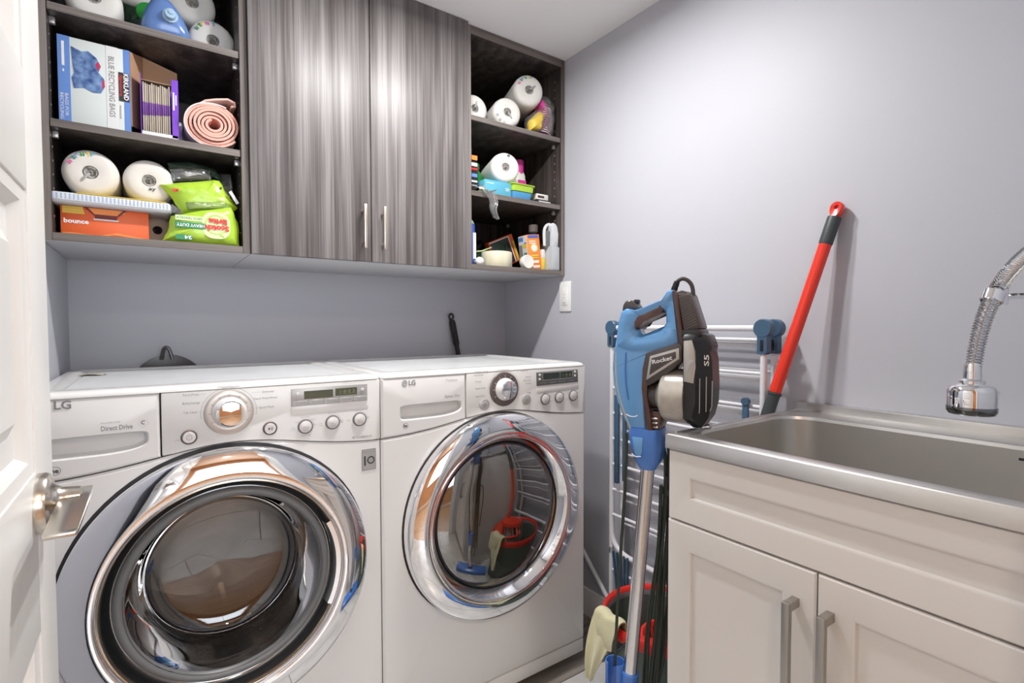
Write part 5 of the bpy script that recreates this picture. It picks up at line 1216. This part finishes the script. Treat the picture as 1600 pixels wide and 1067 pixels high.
def shell(name, poly, c, d, m_, rnd=.012, par=None):
    P = resamp(poly, c, 72); cc2 = [c] * len(P); k = rnd / .05
    g = G(); g.loft([ring(mid(cc2, P, 1 - k * 1.0), -d), ring(mid(cc2, P, 1 - k * .35), -d * .88), ring(P, -d * .55), ring(P, d * .55), ring(mid(cc2, P, 1 - k * .35), d * .88), ring(mid(cc2, P, 1 - k), d)])
    return V(name, g, m_, par, ang=50)
g = G(); g.prism(low, F, -.0290, .0290, .007, 3); ls = V('lower_shell', g, 'vacblue', ang=40)
V('side_groove', G().tube([(-.028, -.0303, 1.045), (-.030, -.0306, .99), (-.022, -.0303, .945)], .0013, 6, smooth=2), 'vacblue2', ls)
V('side_arc', G().tube([(-.026, -.0304, .914), (-.018, -.0308, .910), (-.006, -.0308, .9105), (-.001, -.0304, .914)], .0010, 6, smooth=2), 'inkwhite', ls)
V('seam_trim', G().tube([(-.0525, -.004, 1.09), (-.0505, -.026, 1.06), (-.0515, -.0265, 1.02), (-.049, -.0265, .975), (-.040, -.0265, .94), (-.026, -.0265, .905), (-.018, -.026, .885)], .0032, 8, smooth=2), 'olive')
V('release_cap', G().prism([(-.043, 1.130), (-.0405, 1.147), (-.034, 1.156), (-.022, 1.157), (-.012, 1.148), (-.005, 1.1365), (-.014, 1.134), (-.031, 1.139)], F, -.019, .019, .005, 3), 'vacgrey')
V('release_button', G().box(-.020, -.010, -.008, .008, 1.149, 1.158, .002), 'black')
V('grip', G().tube([(-.007, -.001, 1.098), (-.004, -.001, 1.115), (.008, -.001, 1.124), (.030, -.001, 1.136), (.047, -.001, 1.1425)], .0305 * .8, 12, smooth=1) if False else G().prism([(-.0085, 1.092), (-.012, 1.112), (-.006, 1.123), (.010, 1.131), (.032, 1.1435), (.045, 1.1485), (.050, 1.145), (.051, 1.129), (.046, 1.1295), (.010, 1.1105), (.000, 1.103), (-.003, 1.095)], F, -.0292, .0292, .004), 'vacbrown')
V('rear_trim', G().prism([(.0695, 1.1745), (.0805, 1.168), (.0935, 1.075), (.0925, 1.055), (.083, 1.062), (.0735, 1.15)], F, -.0315, .0315, .003), 'vacbrown')
V('smoke_trim', G().prism([(.016, 1.046), (.028, 1.040), (.017, .988), (.019, .955), (.026, .92), (.032, .884), (.0175, .884), (.008, .97), (.0085, 1.012)], F, -.0318, .0318, .003), 'vacbrown')
bf = V('badge_frame', G().prism([(.018, 1.046), (.083, 1.068), (.0925, 1.060), (.0915, 1.030), (.058, 1.001), (.020, .976), (.0135, .985)], F, -.034, .034, .003), 'vacgrey')
bg_ = V('badge_plate', G().prism([(.0265, 1.0395), (.0855, 1.0575), (.0868, 1.036), (.0185, .9895)], F, -.0358, -.033, .0008), 'vacsilver', bf)
V('badge_inset', G().prism([(.0305, 1.0355), (.0795, 1.0505), (.0800, 1.0375), (.0255, 1.0005)], F, -.0366, -.0352, .0006), 'vacgrey', bf)
txt('lettering', 'Rocket', (.0325, -.0372, 1.0235), (1, 0, .27), (-.12, 0, 1), .0085, 'inkwhite', bf, w=.042, bold=.02, world=False)
g = G().prism([(.079, 1.167), (.086, 1.1735), (.103, 1.1655), (.125, 1.096), (.093, 1.088)], F, -.030, .030, .004)
mg = V('motor_housing', g, 'vacgrey')
g = G()
for k in range(15):
    z = 1.094 + k * .0050; a_, b_ = .0945 - .0011 * k * .9, .1205 - .0013 * k
    g.tube([(a_, -.0302, z), (b_, -.0302, min(z + .012, 1.164))], .0008, 5)
V('vent_slats', g, 'dialdark', mg)
V('shoulder', G().prism([(.088, 1.094), (.124, 1.096), (.128, 1.080), (.096, 1.072), (.0915, 1.06)], F, -.034, .034, .004), 'black')
V('dust_cup', G().lathe([(.030, .036), (.040, .044), (.048, .047), (.054, .052), (.0555, .060), (.0555, .098)], (0, 0, .958), 'X', 48, True, True), 'smoke', ang=50)
V('cyclone_neck', G().lathe([(.026, .012), (.028, .02), (.028, .044)], (0, 0, .955), 'X', 32, True, True), 'vacgrey')
ch = V('lower_neck', G().prism([(.020, .925), (.048, .925), (.046, .90), (.040, .884), (.024, .884)], F, -.024, .024, .003), 'vacbrown')
for k in range(3): V('neck_rib', G().box(.026, .040, -.0255, -.0235, .890 + k * .009, .893 + k * .009, .0004, 1), 'vacsilver', ch)
dpoly = [(.096, 1.088), (.108, 1.090), (.120, 1.087), (.138, 1.072), (.147, 1.035), (.149, .990), (.148, .950), (.141, .922), (.128, .9015), (.112, .9005), (.097, .914)]
dnar = [(min(u, .122 if .93 < v < 1.06 else .116), max(min(v, 1.078), .918)) for u, v in dpoly]
g = G().loft([ring(mid([(.105, 1.0)] * 11, dnar, .93), -.0465), ring(dnar, -.0445), ring(dpoly, -.027), ring(dpoly, .027), ring(dnar, .0445), ring(mid([(.105, 1.0)] * 11, dnar, .93), .0465)])
fb_ = V('cup_door', g, 'black', ang=30)
V('side_plate', G().prism([(.0985, 1.072), (.114, 1.074), (.1205, 1.052), (.1215, 1.02), (.118, .990), (.099, .993)], F, -.0495, -.044, .0012), 'vacsilver', fb_)
V('side_ridge', G().prism([(.103, 1.018), (.113, 1.036), (.119, 1.036), (.119, 1.030), (.113, 1.030), (.107, 1.010)], F, -.0502, -.049, .0003), 'inklight', fb_)
V('latch_block', G().prism([(.120, 1.088), (.138, 1.084), (.146, 1.062), (.144, 1.05), (.124, 1.06)], F, -.028, .028, .003), 'black', fb_)
V('front_line', G().tube([(.128, -.0418, 1.000), (.128, -.0418, .940), (.127, -.0405, .932)], .0010, 5).tube([(.1480, -.0280, .995), (.1475, -.0280, .945), (.144, -.028, .936)], .0010, 5).tube([(.1385, -.0350, 1.003), (.1385, -.0350, .935)], .0010, 5), 'vacsilver', fb_)
txt('lettering', 'S5', (.1425, -.0335, 1.024), (0, 0, 1), (-.026, -.0175, 0), .0095, 'inkwhite', fb_, w=.022, world=False, bold=.02)
V('bottom_latch', G().box(.118, .140, -.010, .010, .8962, .904, .002), 'chrome2', fb_)
g = G(); RL = lambda a, b, d, z, r: [(x, y, z) for x, y in rrect(a, b, -d, d, r, 5)]
g.loft([RL(-.0215, .042, .031, .886, .009), RL(-.023, .043, .032, .876, .010), RL(-.0195, .0435, .0315, .845, .012), RL(-.013, .040, .028, .822, .012), RL(-.008, .034, .022, .806, .012), RL(-.004, .029, .0175, .797, .012)])
nk = V('wand_socket', g, 'vacblue2', ang=45)
V('socket_recess', G().prism([(-.012, .868), (.012, .868), (.010, .835), (.002, .825), (-.006, .835)], F, -.0335, -.030, .001), 'vacblue', nk)
V('socket_arc', G().tube([(-.012, -.0335, .832), (-.004, -.0338, .8265), (.008, -.0335, .829)], .001, 5, smooth=1), 'inkwhite', nk)
wt, wb_ = Vector((.0115, 0, .81)), Vector((-.047, 0, .075))
V('wand', G().cyl(wt, wb_, .0148, n=32), 'wand')
cp_ = wt.lerp(wb_, .64)
V('cord_clip', G().lathe([(.0155, 0), (.019, .003), (.019, .045), (.0165, .05)], cp_, wb_ - wt, 28, True, True), 'vacblue2')
V('cord_hook', G().sheet(lambda u, v: Vector((cp_.x - .034 + .020 * math.cos(PI * (.15 + 1.7 * u) + PI * .5 + PI), -.004 + .018 * math.sin(PI * (.15 + 1.7 * u) + PI * .5 + PI), cp_.z + .012 - .07 * v)), 20, 6, .002), 'vacblue2', ang=60)
fh = V('floor_head', G().prism([(-.13, .004), (-.13, .045), (-.08, .062), (-.03, .060), (.0, .03), (.0, .004)], lambda u, v, d: (u + .03, d, v), -.13, .13, .008), 'vacblue2')
V('head_neck', G().cyl(wb_, (-.055, 0, .05), .018, n=24), 'vacgrey', fh)
# mains cord: arch at the top, one run down the left, a looped bundle on the right
V('cord_arch', G().tube([(.062, 0, 1.172), (.068, 0, 1.190), (.079, 0, 1.199), (.092, .002, 1.194), (.100, .004, 1.182), (.102, .004, 1.162)], .0042, 10, smooth=2), 'vacgrey')
V('cord_boot', G().lathe([(.0068, 0), (.0062, .006), (.0068, .008), (.006, .014), (.0064, .016), (.0055, .024)], (.062, 0, 1.170), (.35, 0, .94), 16, True, True), 'black')
def cord(P, r=.0036): V('cord', G().tube([(s_, d, z) for s_, d, z in P], r, 8, smooth=2), 'cord')
cord([(-.030, -.020, .872), (-.027, -.026, .83), (-.028, -.028, .79), (-.029, -.030, .731), (-.038, -.028, .618), (-.046, -.024, .503), (-.055, -.014, .386), (-.058, -.010, .345)])
cord([(.040, .02, .860), (.050, .03, .862), (.056, .034, .83), (.052, .036, .75), (.040, .036, .62), (.034, .034, .50), (.026, .030, .36), (.020, .03, .22), (.024, .03, .14)], .0044)
bundle = [[(.022, .03, .845), (.034, .034, .868), (.047, .032, .84), (.046, .03, .76), (.032, .032, .63), (.028, .03, .5), (.022, .03, .36), (.01, .03, .24)],
          [(.022, .036, .84), (.036, .040, .860), (.050, .038, .82), (.044, .04, .72), (.040, .04, .6), (.046, .04, .5), (.038, .04, .38), (.012, .04, .25)],
          [(.020, .026, .83), (.032, .028, .852), (.042, .026, .82), (.038, .03, .70), (.018, .03, .56), (.002, .028, .44), (-.006, .03, .32), (-.012, .03, .2)],
          [(.040, .044, .80), (.048, .046, .72), (.054, .046, .6), (.048, .044, .52), (.030, .046, .42), (.020, .046, .3), (.03, .046, .2)],
          [(.044, .022, .78), (.038, .024, .66), (.028, .024, .56), (.024, .022, .46), (.016, .024, .36), (.004, .024, .26)],
          [(.034, .018, .76), (.030, .02, .64), (.022, .02, .55), (.008, .02, .45), (.004, .02, .34), (.0, .02, .22)]]
for P in bundle: cord(P, .0040)
V('cord_tie', G().lathe([(.014, -.006), (.0155, 0), (.014, .006)], (.046, .034, .745), 'Z', 16), 'cord')
V('cord', G().tube([(.040, .05, .60), (.062, .07, .58), (.066, .075, .48), (.05, .06, .34)], .0038, 8, smooth=2), 'cord')
